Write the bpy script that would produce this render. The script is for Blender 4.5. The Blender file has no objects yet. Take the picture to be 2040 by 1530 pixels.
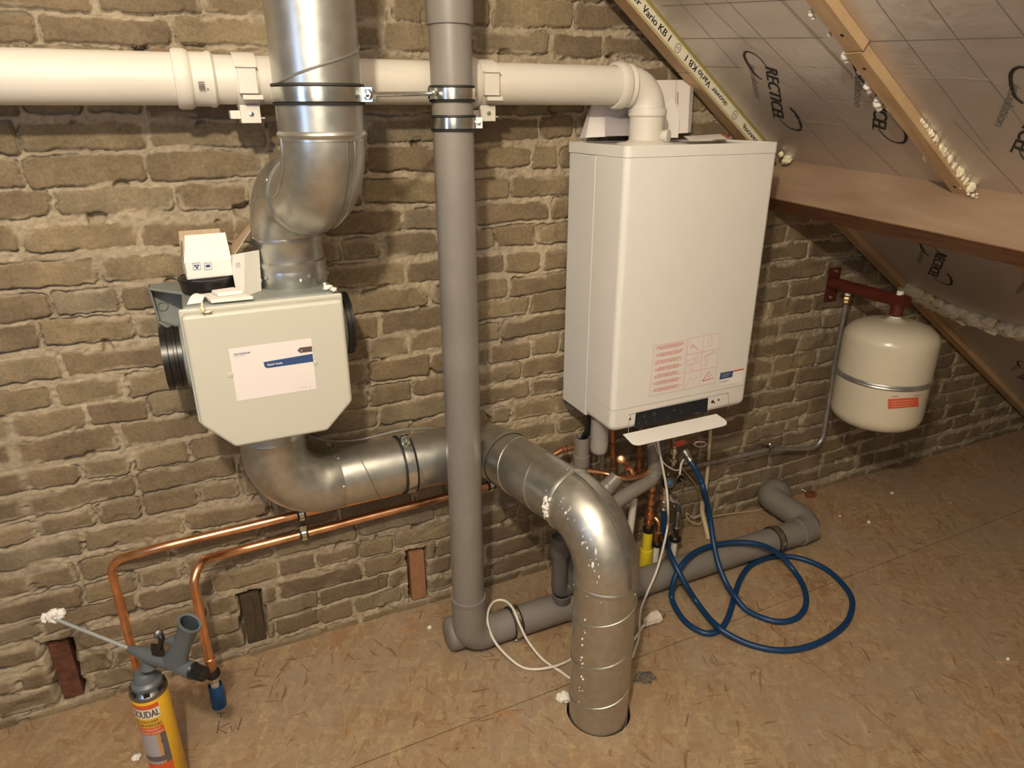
import bpy, bmesh, math, random
import numpy as np
from mathutils import Vector, Matrix

random.seed(7)
rng = np.random.default_rng(11)
sc = bpy.context.scene
col = sc.collection

# ------------------------------------------------------------------ camera
FPX = 1365.0
YAW, PITCH, ROLL = [math.radians(a) for a in (24.7, 21.75, -0.1)]
DW, HC = 1.70, 1.4406                      # distance to brick wall, height of the eye
_f = np.array([math.sin(YAW)*math.cos(PITCH), math.cos(YAW)*math.cos(PITCH), -math.sin(PITCH)])
_r = np.array([math.cos(YAW), -math.sin(YAW), 0.0]); _u = np.cross(_r, _f)
_r, _u = math.cos(ROLL)*_r + math.sin(ROLL)*_u, -math.sin(ROLL)*_r + math.cos(ROLL)*_u
CAM = np.array([0, -DW, HC])
cam_data = bpy.data.cameras.new('camera'); cam = bpy.data.objects.new('camera', cam_data); col.objects.link(cam)
cam_data.sensor_width = 36.0; cam_data.lens = 36.0*FPX/2040.0; cam_data.clip_start = 0.02
cam.matrix_world = Matrix(((_r[0], _u[0], -_f[0], CAM[0]), (_r[1], _u[1], -_f[1], CAM[1]), (_r[2], _u[2], -_f[2], CAM[2]), (0, 0, 0, 1)))
sc.camera = cam

# ------------------------------------------------------------------ light
sc.view_settings.view_transform = 'Standard'; sc.view_settings.look = 'None'
sc.view_settings.gamma = 1.0; sc.view_settings.use_curve_mapping = False
sc.view_settings.exposure = 0.0
world = bpy.data.worlds.new('world'); sc.world = world; world.use_nodes = True
world.node_tree.nodes['Background'].inputs[0].default_value = (0.9, 0.80, 0.66, 1)
world.node_tree.nodes['Background'].inputs[1].default_value = 0.23

def lamp(name, kind, loc, energy, color, **kw):
    d = bpy.data.lights.new(name, kind); d.energy = energy; d.color = color
    for k, v in kw.items(): setattr(d, k, v)
    o = bpy.data.objects.new(name, d); col.objects.link(o); o.location = loc
    return o
def aim(o, t):
    o.rotation_euler = (Vector(t)-Vector(o.location)).to_track_quat('-Z', 'Y').to_euler()
lamp('attic_lamp', 'POINT', (-0.18, -1.70, 2.10), 98, (1.0, 0.89, 0.69), shadow_soft_size=0.035)
_a = lamp('ambient_fill', 'AREA', (-0.4, -2.9, 1.85), 9, (1.0, 0.89, 0.72), size=1.1); aim(_a, (0.6, 0, 0.6))  # unseen fill added behind the viewer to raise the ambient light
_b = lamp('cool_streak_light', 'AREA', (-1.22, -1.55, 1.45), 5.0, (0.40, 0.60, 1.0), shape='RECTANGLE', size=0.22, size_y=0.7); aim(_b, (0.25, -0.3, 1.2))  # unseen cool light added to put a bluish streak on the ducts

# ------------------------------------------------------------------ picking points of the place
def ray(x, y): return _f + _r*(x-1020)/FPX - _u*(y-765)/FPX
def W(x, y, d=0.0):
    q = ray(x, y); return CAM + q*(DW-d)/q[1]          # on the plane d in front of the wall
def Fl(x, y, h=0.0):
    q = ray(x, y); return CAM + q*(h-HC)/q[2]          # at height h
def T(x, y, t): return CAM + ray(x, y)*t
RA = np.array([1.074, 0, 1.703])
RS = np.array([1, 0, -.672]); RS /= np.linalg.norm(RS)   # down the slope
RG = np.array([.045, -1, -.035]); RG -= RS*(RG@RS); RG /= np.linalg.norm(RG) # along the eaves, towards the viewer
RN = np.cross(RS, RG); RN /= np.linalg.norm(RN)
if RN[2] > 0: RN = -RN                                   # into the room
def PL(x, y, P0, n):
    q = ray(x, y); return CAM + q*((P0-CAM)@n)/(q@n)
def RP(x, y, off=0.0): return PL(x, y, RA+RN*off, RN)
def nz(v): v = np.asarray(v, float); return v/np.linalg.norm(v)

# ------------------------------------------------------------------ materials
def mat(name, c, rough=.6, metal=0.0, vary=0.0, vscale=20, bump=0.0, bscale=60, c2=None, alpha=1.0, trans=0.0, coat=0.0, stretch=None, spec=None, lo=.35, hi=.65, detail=6):
    m = bpy.data.materials.new(name); m.use_nodes = True
    nt = m.node_tree; b = nt.nodes['Principled BSDF']
    b.inputs['Base Color'].default_value = (*c, 1); b.inputs['Roughness'].default_value = rough
    b.inputs['Metallic'].default_value = metal
    if spec is not None: b.inputs['Specular IOR Level'].default_value = spec
    if trans: b.inputs['Transmission Weight'].default_value = trans
    if alpha < 1: b.inputs['Alpha'].default_value = alpha
    if coat: b.inputs['Coat Weight'].default_value = coat; b.inputs['Coat Roughness'].default_value = .15
    if vary or bump or c2 is not None:
        g = nt.nodes.new('ShaderNodeNewGeometry'); mp = nt.nodes.new('ShaderNodeMapping')
        nt.links.new(g.outputs['Position'], mp.inputs[0])
        if stretch: mp.inputs['Scale'].default_value = stretch
    if vary or c2 is not None:
        n = nt.nodes.new('ShaderNodeTexNoise'); n.inputs['Scale'].default_value = vscale; n.inputs['Detail'].default_value = detail
        nt.links.new(mp.outputs[0], n.inputs['Vector'])
        rp = nt.nodes.new('ShaderNodeMapRange'); rp.inputs[1].default_value = lo; rp.inputs[2].default_value = hi
        nt.links.new(n.outputs[0], rp.inputs[0])
        mx = nt.nodes.new('ShaderNodeMix'); mx.data_type = 'RGBA'
        a = tuple(x*(1-vary) for x in c) if c2 is None else c
        e = tuple(min(1, x*(1+vary)) for x in c) if c2 is None else c2
        mx.inputs[6].default_value = (*a, 1); mx.inputs[7].default_value = (*e, 1)
        nt.links.new(rp.outputs[0], mx.inputs[0]); nt.links.new(mx.outputs[2], b.inputs['Base Color'])
        if metal > .5:
            r2 = nt.nodes.new('ShaderNodeMapRange'); r2.inputs[1].default_value = 0; r2.inputs[2].default_value = 1
            r2.inputs[3].default_value = rough*.8; r2.inputs[4].default_value = rough*1.2
            nt.links.new(n.outputs[0], r2.inputs[0]); nt.links.new(r2.outputs[0], b.inputs['Roughness'])
    if bump:
        n2 = nt.nodes.new('ShaderNodeTexNoise'); n2.inputs['Scale'].default_value = bscale; n2.inputs['Detail'].default_value = 5
        nt.links.new(mp.outputs[0], n2.inputs['Vector'])
        bp = nt.nodes.new('ShaderNodeBump'); bp.inputs['Strength'].default_value = 1.0; bp.inputs['Distance'].default_value = bump
        nt.links.new(n2.outputs[0], bp.inputs['Height']); nt.links.new(bp.outputs[0], b.inputs['Normal'])
    return m
M = {}
M['galv'] = mat('galvanised', (.54, .54, .50), .33, .92, vary=.06, vscale=40, detail=2)
M['galv_dull'] = mat('galvanised_dull', (.50, .49, .44), .38, .90, vary=.07, vscale=50, detail=2)
M['zinc'] = mat('zinc_plated', (.72, .74, .70), .22, 1.0, vary=.12, vscale=60)
M['steel'] = mat('steel_tube', (.42, .41, .39), .40, .75, vary=.15, vscale=40)
M['rubber'] = mat('black_rubber', (.018, .017, .016), .6)
M['pvc'] = mat('grey_pvc', (.215, .195, .175), .38, vary=.07, vscale=9, bump=.0002, bscale=40)
M['pvc_dark'] = mat('dark_grey_pvc', (.12, .11, .105), .42, vary=.1, vscale=14)
M['white_pp'] = mat('white_flue_plastic', (.64, .595, .53), .48, vary=.03, vscale=8)
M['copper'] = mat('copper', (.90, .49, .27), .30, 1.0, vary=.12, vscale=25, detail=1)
M['copper_dull_shaded'] = mat('copper_dull_shaded', (.46, .22, .12), .45, .9, vary=.2, vscale=40, detail=2)  # dull copper, with the shadow under the boiler put into its colour
M['boiler'] = mat('boiler_enamel', (.74, .715, .67), .32, vary=.01, coat=.2)
M['boiler_side'] = mat('boiler_side', (.70, .69, .67), .4, vary=.01)
M['boiler_low'] = mat('boiler_plastic', (.74, .71, .66), .42)
M['cream'] = mat('cream_cover', (.54, .525, .45), .42, vary=.015, vscale=4)
M['hru_grey'] = mat('grey_housing', (.23, .245, .225), .5, vary=.06, vscale=10)
M['black'] = mat('black_plastic', (.012, .011, .011), .33)
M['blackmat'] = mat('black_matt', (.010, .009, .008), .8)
M['hole'] = mat('dark_gap', (.006, .005, .004), 1.0)
M['paper'] = mat('white_paper', (.78, .75, .70), .7, vary=.02)
M['pinkpaper'] = mat('coated_paper', (.76, .70, .68), .5)
M['card'] = mat('brown_card', (.46, .34, .22), .8, vary=.06, vscale=60)
M['navy'] = mat('navy_print', (.03, .07, .20), .5)
M['darkprint'] = mat('dark_print', (.09, .07, .065), .5)
M['redprint'] = mat('pale_red_print', (.70, .36, .28), .6)
M['redink'] = mat('red_print', (.62, .11, .05), .5)
M['greyprint'] = mat('grey_print', (.35, .32, .33), .6)
M['display'] = mat('display_black', (.014, .018, .024), .22)
M['red_paint'] = mat('red_oxide_paint', (.085, .015, .009), .36, vary=.12, vscale=30)
M['vessel'] = mat('cream_enamel', (.62, .56, .43), .25, vary=.02, vscale=6, coat=.3)
M['brass'] = mat('brass', (.72, .50, .22), .28, 1.0)
M['blue_hose'] = mat('blue_rubber_hose', (.003, .040, .125), .42)
M['blue'] = mat('blue_sleeve', (.005, .065, .20), .42, vary=.08)
M['yellow'] = mat('yellow_sleeve', (.72, .55, .03), .4)
M['cable'] = mat('white_cable', (.74, .68, .60), .42)
M['conduit'] = mat('cream_conduit', (.66, .54, .36), .45)
M['clear'] = mat('clear_plastic', (.55, .52, .50), .25, alpha=.42)
M['foam'] = mat('pu_foam', (.74, .68, .50), .85, vary=.12, vscale=90, bump=.001, bscale=160)
M['foamw'] = mat('white_foam', (.80, .76, .70), .9, bump=.0008, bscale=160)
M['wood'] = mat('pine', (.52, .36, .20), .6, vary=.0, c2=(.40, .255, .135), vscale=7, stretch=(1, 6, 1), bump=.0006, bscale=90)
M['purlin'] = mat('planed_beam', (.30, .205, .135), .5, c2=(.235, .15, .095), vscale=5, stretch=(6, 1.0, 6), bump=.0003, bscale=30)
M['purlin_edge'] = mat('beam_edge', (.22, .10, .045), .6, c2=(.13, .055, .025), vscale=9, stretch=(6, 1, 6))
M['tape'] = mat('tape_white', (.72, .68, .55), .38, bump=.0006, bscale=50)
M['tape_yellow'] = mat('tape_yellow', (.42, .35, .13), .5)
M['print'] = mat('black_print', (.015, .014, .014), .5)
M['print_faint'] = mat('faint_print', (.16, .145, .14), .5)
M['gun'] = mat('gun_grey', (.10, .115, .125), .42, vary=.05)
M['gun_inner'] = mat('gun_inner', (.05, .062, .072), .5)
M['can_y'] = mat('can_yellow', (.72, .42, .03), .33)
M['can_w'] = mat('can_white', (.72, .66, .58), .35)
M['can_r'] = mat('can_red', (.62, .10, .03), .38)
M['can_g'] = mat('can_photo_grey', (.36, .35, .37), .38)
M['can_t'] = mat('can_photo_tan', (.50, .27, .10), .4)
M['can_d'] = mat('can_photo_dark', (.12, .105, .11), .4)
M['tube_grey'] = mat('grey_tube', (.34, .36, .35), .4)
M['seam_dark'] = mat('seam_shadow_gap', (.16, .15, .13), .55, .6)
M['tin'] = mat('tin', (.34, .33, .32), .3, 1.0)
M['redbrick'] = mat('red_brick_rough', (.15, .055, .028), .85, c2=(.09, .03, .016), vscale=38, bump=.005, bscale=60)
M['oakblock'] = mat('dark_wood_block', (.05, .034, .018), .7, c2=(.085, .06, .032), vscale=30, stretch=(6, 6, 1), bump=.001, bscale=90)
M['orangebrick'] = mat('orange_brick', (.33, .155, .075), .85, vary=.1, vscale=60, bump=.0008, bscale=180)
M['mortar'] = mat('mortar_rubble', (.33, .27, .19), .95, vary=.25, vscale=60, bump=.006, bscale=70)
M['pencil'] = mat('pencil_mark', (.07, .05, .05), .8)

def brick_material():
    m = bpy.data.materials.new('old_brick_wall'); m.use_nodes = True; nt = m.node_tree; N = nt.nodes; L = nt.links
    b = N['Principled BSDF']; b.inputs['Roughness'].default_value = .93; b.inputs['Specular IOR Level'].default_value = .2
    at = N.new('ShaderNodeAttribute'); at.attribute_name = 'brickdata'
    sp = N.new('ShaderNodeSeparateColor'); L.new(at.outputs['Color'], sp.inputs[0])
    g = N.new('ShaderNodeNewGeometry')
    def noise(s, d=6, r=.6):
        n = N.new('ShaderNodeTexNoise'); n.inputs['Scale'].default_value = s; n.inputs['Detail'].default_value = d
        n.inputs['Roughness'].default_value = r; L.new(g.outputs['Position'], n.inputs['Vector']); return n.outputs[0]
    def ramp(f, stops):
        r = N.new('ShaderNodeValToRGB'); e = r.color_ramp.elements
        e[0].position = stops[0][0]; e[0].color = (*stops[0][1], 1); e[1].position = stops[-1][0]; e[1].color = (*stops[-1][1], 1)
        for p, c in stops[1:-1]:
            x = e.new(p); x.color = (*c, 1)
        L.new(f, r.inputs[0]); return r.outputs[0]
    def mix(a, bb, f, mode='MIX'):
        x = N.new('ShaderNodeMix'); x.data_type = 'RGBA'; x.blend_type = mode
        for s, v in ((6, a), (7, bb)):
            if isinstance(v, tuple): x.inputs[s].default_value = (*v, 1)
            else: L.new(v, x.inputs[s])
        if isinstance(f, float): x.inputs[0].default_value = f
        else: L.new(f, x.inputs[0])
        return x.outputs[2]
    bc = ramp(sp.outputs['Green'], [(0, (.185, .142, .099)), (.3, (.210, .159, .105)), (.55, (.235, .182, .121)), (.8, (.262, .207, .134)), (1, (.222, .184, .134))])
    blotch = ramp(noise(9, 4), [(.3, (.72, .70, .68)), (.7, (1.22, 1.2, 1.12))])
    bc = mix(bc, blotch, 1.0, 'MULTIPLY')
    fine = ramp(noise(150, 5, .75), [(.3, (.74, .73, .72)), (.72, (1.25, 1.24, 1.2))])
    bc = mix(bc, fine, 1.0, 'MULTIPLY')
    mc = ramp(noise(60, 8, .7), [(.25, (.33, .27, .195)), (.5, (.48, .40, .295)), (.75, (.62, .53, .40))])
    mc = mix(mc, ramp(noise(5, 3), [(.35, (.8, .78, .75)), (.7, (1.12, 1.1, 1.05))]), 1.0, 'MULTIPLY')
    c = mix(mc, bc, sp.outputs['Red'])
    L.new(c, b.inputs['Base Color'])
    hb = N.new('ShaderNodeMath'); hb.operation = 'MULTIPLY'; L.new(noise(120, 7, .75), hb.inputs[0])
    k = N.new('ShaderNodeMapRange'); k.inputs[3].default_value = .0042; k.inputs[4].default_value = .0018; L.new(sp.outputs['Red'], k.inputs[0])
    L.new(k.outputs[0], hb.inputs[1])
    bp = N.new('ShaderNodeBump'); bp.inputs['Distance'].default_value = 1.0; bp.inputs['Strength'].default_value = 1.0
    L.new(hb.outputs[0], bp.inputs['Height']); L.new(bp.outputs[0], b.inputs['Normal'])
    return m
M['brick'] = brick_material()

def osb_material():
    m = bpy.data.materials.new('osb_board'); m.use_nodes = True; nt = m.node_tree; N = nt.nodes; L = nt.links
    b = N['Principled BSDF']; b.inputs['Roughness'].default_value = .62; b.inputs['Specular IOR Level'].default_value = .3
    g = N.new('ShaderNodeNewGeometry')
    def noise(s, d=4, r=.6, vec=None):
        n = N.new('ShaderNodeTexNoise'); n.inputs['Scale'].default_value = s; n.inputs['Detail'].default_value = d
        n.inputs['Roughness'].default_value = r; L.new(vec or g.outputs['Position'], n.inputs['Vector']); return n.outputs[0]
    def ramp(f, stops):
        r = N.new('ShaderNodeValToRGB'); e = r.color_ramp.elements
        e[0].position = stops[0][0]; e[0].color = (*stops[0][1], 1); e[1].position = stops[-1][0]; e[1].color = (*stops[-1][1], 1)
        for p, c in stops[1:-1]:
            x = e.new(p); x.color = (*c, 1)
        L.new(f, r.inputs[0]); return r.outputs[0]
    def mix(a, bb, f, mode='MIX'):
        x = N.new('ShaderNodeMix'); x.data_type = 'RGBA'; x.blend_type = mode
        for s, v in ((6, a), (7, bb)):
            if isinstance(v, tuple): x.inputs[s].default_value = (*v, 1)
            else: L.new(v, x.inputs[s])
        if isinstance(f, float): x.inputs[0].default_value = f
        else: L.new(f, x.inputs[0])
        return x.outputs[2]
    def strands(rot, sx, sy, seed):
        mr = N.new('ShaderNodeMapping'); mr.inputs['Rotation'].default_value = (0, 0, rot); mp = N.new('ShaderNodeMapping'); mp.inputs['Scale'].default_value = (sx, sy, 0); L.new(mr.outputs[0], mp.inputs[0])
        mp.inputs['Location'].default_value = (seed, seed*1.7, 0)
        # wobble the coordinates so strands are not straight cells
        nn = N.new('ShaderNodeTexNoise'); nn.inputs['Scale'].default_value = 4.5; nn.inputs['Detail'].default_value = 4; L.new(g.outputs['Position'], nn.inputs['Vector'])
        va = N.new('ShaderNodeVectorMath'); va.operation = 'SCALE'; va.inputs['Scale'].default_value = .075; L.new(nn.outputs['Color'], va.inputs[0])
        ad = N.new('ShaderNodeVectorMath'); L.new(g.outputs['Position'], ad.inputs[0]); L.new(va.outputs[0], ad.inputs[1])
        L.new(ad.outputs[0], mr.inputs[0])
        v = N.new('ShaderNodeTexVoronoi'); v.inputs['Scale'].default_value = 1; v.inputs['Randomness'].default_value = 1
        L.new(mp.outputs[0], v.inputs['Vector'])
        s = N.new('ShaderNodeSeparateColor'); L.new(v.outputs['Color'], s.inputs[0])
        return s.outputs[0], s.outputs[1], mp.outputs[0]
    pal = [(0, (.37, .225, .12)), (.2, (.46, .30, .165)), (.4, (.43, .29, .18)), (.6, (.54, .38, .21)), (.8, (.46, .32, .19)), (1, (.42, .25, .13))]
    a, a2, va = strands(.5, 11, 52, 3.1); c, c2, vc = strands(-.9, 9, 44, 9.7); d, d2, vd = strands(1.9, 12, 60, 21.3)
    sel = noise(26, 2)
    x = mix(ramp(a, pal), ramp(c, pal), ramp(sel, [(.46, (0, 0, 0)), (.5, (1, 1, 1))]))
    x = mix(x, ramp(d, pal), ramp(noise(31, 2), [(.53, (0, 0, 0)), (.57, (1, 1, 1))]))
    grain = ramp(noise(5, 8, .8, va), [(.3, (.78, .74, .70)), (.7, (1.14, 1.12, 1.08))])
    x = mix(x, grain, 1.0, 'MULTIPLY')
    dust = ramp(noise(2.2, 3), [(.42, (.0, .0, .0)), (.62, (.55, .55, .55))])
    x = mix(x, (.42, .32, .22), dust)
    spots = ramp(noise(2.6, 5, .85, vc), [(.63, (1, 1, 1)), (.70, (.42, .32, .27))])
    x = mix(x, spots, .8, 'MULTIPLY')
    sp2 = ramp(noise(3.1, 6, .85, va), [(.64, (1, 1, 1)), (.70, (.5, .36, .28))])
    x = mix(x, sp2, .7, 'MULTIPLY')
    for rot, sd_ in ((.3, 1.3), (-1.2, 5.1), (1.2, 8.9), (2.3, 2.2)):
        f1, f2, vf = strands(rot, 26, 210, sd_)
        x = mix(x, ramp(f2, [(.981, (1, 1, 1)), (.988, (.55, .42, .34)), (1, (.70, .56, .46))]), ramp(noise(2.3+sd_*.2, 2), [(.45, (.1, .1, .1)), (.6, (.85, .85, .85))]), 'MULTIPLY')
        x = mix(x, ramp(f1, [(0, (1.18, 1.16, 1.1)), (.05, (1.12, 1.1, 1.06)), (.08, (1, 1, 1))]), .7, 'MULTIPLY')
    orange = ramp(noise(7, 4, .7), [(.60, (1, 1, 1)), (.72, (1.12, .82, .6))])
    x = mix(x, orange, .8, 'MULTIPLY')
    x = mix(x, (.86, .90, .95), 1.0, 'MULTIPLY')
    L.new(x, b.inputs['Base Color'])
    bp = N.new('ShaderNodeBump'); bp.inputs['Distance'].default_value = .0012; L.new(noise(30, 5, .7, vc), bp.inputs['Height']); L.new(bp.outputs[0], b.inputs['Normal'])
    return m
M['osb'] = osb_material()

def foil_material():
    m = bpy.data.materials.new('foil_facing'); m.use_nodes = True; nt = m.node_tree; N = nt.nodes; L = nt.links
    b = N['Principled BSDF']; b.inputs['Metallic'].default_value = .70; b.inputs['Roughness'].default_value = .42
    b.inputs['Base Color'].default_value = (.64, .59, .55, 1)
    g = N.new('ShaderNodeNewGeometry')
    n = N.new('ShaderNodeTexNoise'); n.inputs['Scale'].default_value = 6; n.inputs['Detail'].default_value = 3; L.new(g.outputs['Position'], n.inputs['Vector'])
    r = N.new('ShaderNodeMapRange'); r.inputs[3].default_value = .34; r.inputs[4].default_value = .50; L.new(n.outputs[0], r.inputs[0]); L.new(r.outputs[0], b.inputs['Roughness'])
    n2 = N.new('ShaderNodeTexNoise'); n2.inputs['Scale'].default_value = 9; n2.inputs['Detail'].default_value = 4; L.new(g.outputs['Position'], n2.inputs['Vector'])
    bp = N.new('ShaderNodeBump'); bp.inputs['Distance'].default_value = .006; L.new(n2.outputs[0], bp.inputs['Height']); L.new(bp.outputs[0], b.inputs['Normal'])
    return m
M['foil'] = foil_material()
M['crease'] = mat('foil_crease_glint', (.66, .58, .48), .4, .2)  # pale strips, the glint on the foil folds put into the colour
M['gridline'] = mat('foil_gridline', (.17, .145, .13), .5)

# ------------------------------------------------------------------ mesh builder
class MB:
    def __init__(s): s.v = []; s.f = []; s.m = []
    def add(s, verts, faces, m=0):
        o = len(s.v); s.v += [tuple(map(float, p)) for p in verts]
        s.f += [tuple(i+o for i in f) for f in faces]; s.m += [m]*len(faces); return s
    def tube(s, path, r, seg=24, caps=True, m=0, flat=None):
        P = [np.asarray(p, float) for p in path]; n = len(P)
        R = [r]*n if np.isscalar(r) else list(r)
        Tn = []
        for i in range(n):
            a = P[max(i-1, 0)]; b = P[min(i+1, n-1)]; d = b-a
            if np.linalg.norm(d) < 1e-9: d = Tn[-1] if Tn else np.array([0, 0, 1.])
            Tn.append(nz(d))
        up = np.array([0, 0, 1.]) if abs(Tn[0][2]) < .9 else np.array([1., 0, 0])
        x = nz(np.cross(up, Tn[0])); V = []
        for i in range(n):
            x = nz(x - Tn[i]*(x@Tn[i])); y = np.cross(Tn[i], x)
            for k in range(seg):
                a = 2*math.pi*k/seg; V.append(P[i] + R[i]*(math.cos(a)*x + math.sin(a)*y))
        Fc = []
        for i in range(n-1):
            for k in range(seg):
                k2 = (k+1) % seg; Fc.append((i*seg+k, i*seg+k2, (i+1)*seg+k2, (i+1)*seg+k))
        if caps: Fc += [tuple(range(seg))[::-1], tuple((n-1)*seg+k for k in range(seg))]
        return s.add(V, Fc, m)
    def lathe(s, c, axis, prof, seg=40, m=0, ref=None):
        c = np.asarray(c, float); z = nz(axis)
        x = nz(np.cross([0, 0, 1.], z)) if abs(z[2]) < .9 else np.array([1., 0, 0])
        x = nz(x - z*(x@z)); y = np.cross(z, x); V = []; n = len(prof)
        for (r, h) in prof:
            for k in range(seg):
                a = 2*math.pi*k/seg; V.append(c + z*h + max(r, 1e-5)*(math.cos(a)*x+math.sin(a)*y))
        Fc = []
        for i in range(n-1):
            for k in range(seg):
                k2 = (k+1) % seg; Fc.append((i*seg+k, i*seg+k2, (i+1)*seg+k2, (i+1)*seg+k))
        return s.add(V, Fc, m)
    def box(s, a, b, m=0):
        a = np.minimum(a, b), np.maximum(a, b); lo, hi = a
        V = [(x, y, z) for x in (lo[0], hi[0]) for y in (lo[1], hi[1]) for z in (lo[2], hi[2])]
        return s.add(V, [(0, 1, 3, 2), (4, 6, 7, 5), (0, 4, 5, 1), (2, 3, 7, 6), (0, 2, 6, 4), (1, 5, 7, 3)], m)
    def obox(s, o, ax, ay, az, m=0):
        o, ax, ay, az = [np.asarray(q, float) for q in (o, ax, ay, az)]
        V = [o+ax*i+ay*j+az*k for i in (0, 1) for j in (0, 1) for k in (0, 1)]
        F_ = [(0, 1, 3, 2), (4, 6, 7, 5), (0, 4, 5, 1), (2, 3, 7, 6), (0, 2, 6, 4), (1, 5, 7, 3)]
        if np.dot(np.cross(ax, ay), az) < 0: F_ = [f[::-1] for f in F_]
        return s.add(V, F_, m)
    def prism(s, poly, ext, m=0):
        P = [np.asarray(p, float) for p in poly]; n = len(P); e = np.asarray(ext, float)
        F_ = [tuple(range(n)), tuple(range(2*n-1, n-1, -1))] + [(i, i+n, (i+1) % n+n, (i+1) % n) for i in range(n)]
        nr = np.zeros(3)
        for i in range(n): nr += np.cross(P[i], P[(i+1) % n])
        if nr@e > 0: F_ = [f[::-1] for f in F_]
        return s.add(P+[p+e for p in P], F_, m)
    def quad(s, pts, m=0): return s.add(pts, [tuple(range(len(pts)))], m)
    def blob(s, c, r, sub=3, amp=.25, seed=0, sc_=(1, 1, 1), m=0, fr=3):
        bm = bmesh.new(); bmesh.ops.create_icosphere(bm, subdivisions=sub, radius=1)
        from mathutils import noise as mn
        V = []
        for v in bm.verts:
            q = v.co*1.0; k = 1+amp*mn.noise(q*fr*.5+Vector((seed*3.7, seed, 0)))*1.6+amp*.5*mn.noise(q*fr+Vector((seed, 0, seed)))
            V.append([c[i]+q[i]*k*r*sc_[i] for i in range(3)])
        Fc = [tuple(v.index for v in f.verts) for f in bm.faces]; bm.free()
        return s.add(V, Fc, m)
    def build(s, name, mats, parent=None, angle=38, bevel=0, bseg=3, sub=0):
        me = bpy.data.meshes.new(name); me.from_pydata(s.v, [], s.f)
        for mm in (mats if isinstance(mats, (list, tuple)) else [mats]): me.materials.append(M[mm])
        me.polygons.foreach_set('material_index', s.m)
        me.polygons.foreach_set('use_smooth', [True]*len(s.f)); me.update()
        if not bevel: me.set_sharp_from_angle(angle=math.radians(179 if 'foam' in str(mats) else angle))
        o = bpy.data.objects.new(name, me); col.objects.link(o)
        if parent:
            o.parent = parent; o.matrix_parent_inverse = Matrix.Translation(-Vector(PLOC[parent.name]))
        if bevel:
            b = o.modifiers.new('bevel', 'BEVEL'); b.width = bevel; b.segments = bseg; b.limit_method = 'ANGLE'; b.angle_limit = math.radians(35); b.harden_normals = True
        if sub:
            b = o.modifiers.new('sub', 'SUBSURF'); b.levels = sub; b.render_levels = sub
        return o
PLOC = {}
def thing(name, label, cat, loc=(0, 0, 0), group=None):
    o = bpy.data.objects.new(name, None); col.objects.link(o); o.location = [float(q) for q in loc]
    o.empty_display_size = .05
    PLOC[o.name] = [float(q) for q in loc]
    o['label'] = label; o['category'] = cat
    if group: o['group'] = group
    return o
def sub_of(o, child_parent_root):                # let a part carry sub-parts
    PLOC[o.name] = PLOC[child_parent_root.name]
def subpart(mb, name, mats, part, **kw):
    o = mb.build(name, mats, None, **kw); o.parent = part
    root = part.parent
    o.matrix_parent_inverse = Matrix.Identity(4)   # part keeps world coordinates in its mesh
    return o
def tag(o, label, cat, group=None):
    o['label'] = label; o['category'] = cat
    if group: o['group'] = group
    return o
def struct(o): o['kind'] = 'structure'; return o

def fillet(pts, rad, n=10):
    P = [np.asarray(p, float) for p in pts]; out = [P[0]]
    R = [rad]*len(P) if np.isscalar(rad) else rad
    for i in range(1, len(P)-1):
        a, b, c = P[i-1], P[i], P[i+1]; u, v = nz(a-b), nz(c-b); ang = math.acos(max(-1, min(1, u@v)))
        if abs(ang-math.pi) < .03 or R[i] <= 0: out.append(b); continue
        t = R[i]/math.tan(ang/2); t = min(t, .49*np.linalg.norm(a-b) if i > 1 else .98*np.linalg.norm(a-b), .49*np.linalg.norm(c-b) if i < len(P)-2 else .98*np.linalg.norm(c-b)); r = t*math.tan(ang/2)
        cen = b + nz(u+v)*r/math.sin(ang/2); s, e = b+u*t-cen, b+v*t-cen; w = math.pi-ang
        for k in range(n+1):
            q = k/n; out.append(cen + (math.sin((1-q)*w)*s + math.sin(q*w)*e)/math.sin(w))
    out.append(P[-1]); return out
def cr(pts, n=8):
    P = [np.asarray(p, float) for p in pts]; P = [2*P[0]-P[1]]+P+[2*P[-1]-P[-2]]; o = []
    for i in range(1, len(P)-2):
        for k in range(n):
            t = k/n; a, b, c, d = P[i-1:i+3]
            o.append(.5*(2*b+(c-a)*t+(2*a-5*b+4*c-d)*t*t+(3*b-a-3*c+d)*t**3))
    o.append(P[-2]); return o
def lerp(a, b, t): return np.asarray(a, float)*(1-t)+np.asarray(b, float)*t

_tc = {}
def text_geo(s):
    if s in _tc: return _tc[s]
    c = bpy.data.curves.new('t', 'FONT'); c.body = s; c.resolution_u = 3
    o = bpy.data.objects.new('t', c); col.objects.link(o)
    dg = bpy.context.evaluated_depsgraph_get(); me = bpy.data.meshes.new_from_object(o.evaluated_get(dg))
    V = np.array([v.co[:2] for v in me.vertices]) if len(me.vertices) else np.zeros((0, 2)); F_ = [tuple(p.vertices) for p in me.polygons]
    bpy.data.objects.remove(o); bpy.data.meshes.remove(me); bpy.data.curves.remove(c)
    V = V - V.min(0); w = V[:, 0].max(); h = V[:, 1].max(); _tc[s] = (V/[w, h], F_); return _tc[s]
def text(mb, s, O, ux, uy, n, wid, hei, shear=0.0, m=0, bold=0.0, eps=.0006):
    V, F_ = text_geo(s); O, ux, uy, n = [np.asarray(q, float) for q in (O, ux, uy, n)]
    for k, off in enumerate(([0] if not bold else [-bold, 0, bold])):
        mb.add([O+ux*(x*wid+shear*y*hei+off)+uy*y*hei+n*(eps+k*.00005) for x, y in V], F_, m)
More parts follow.
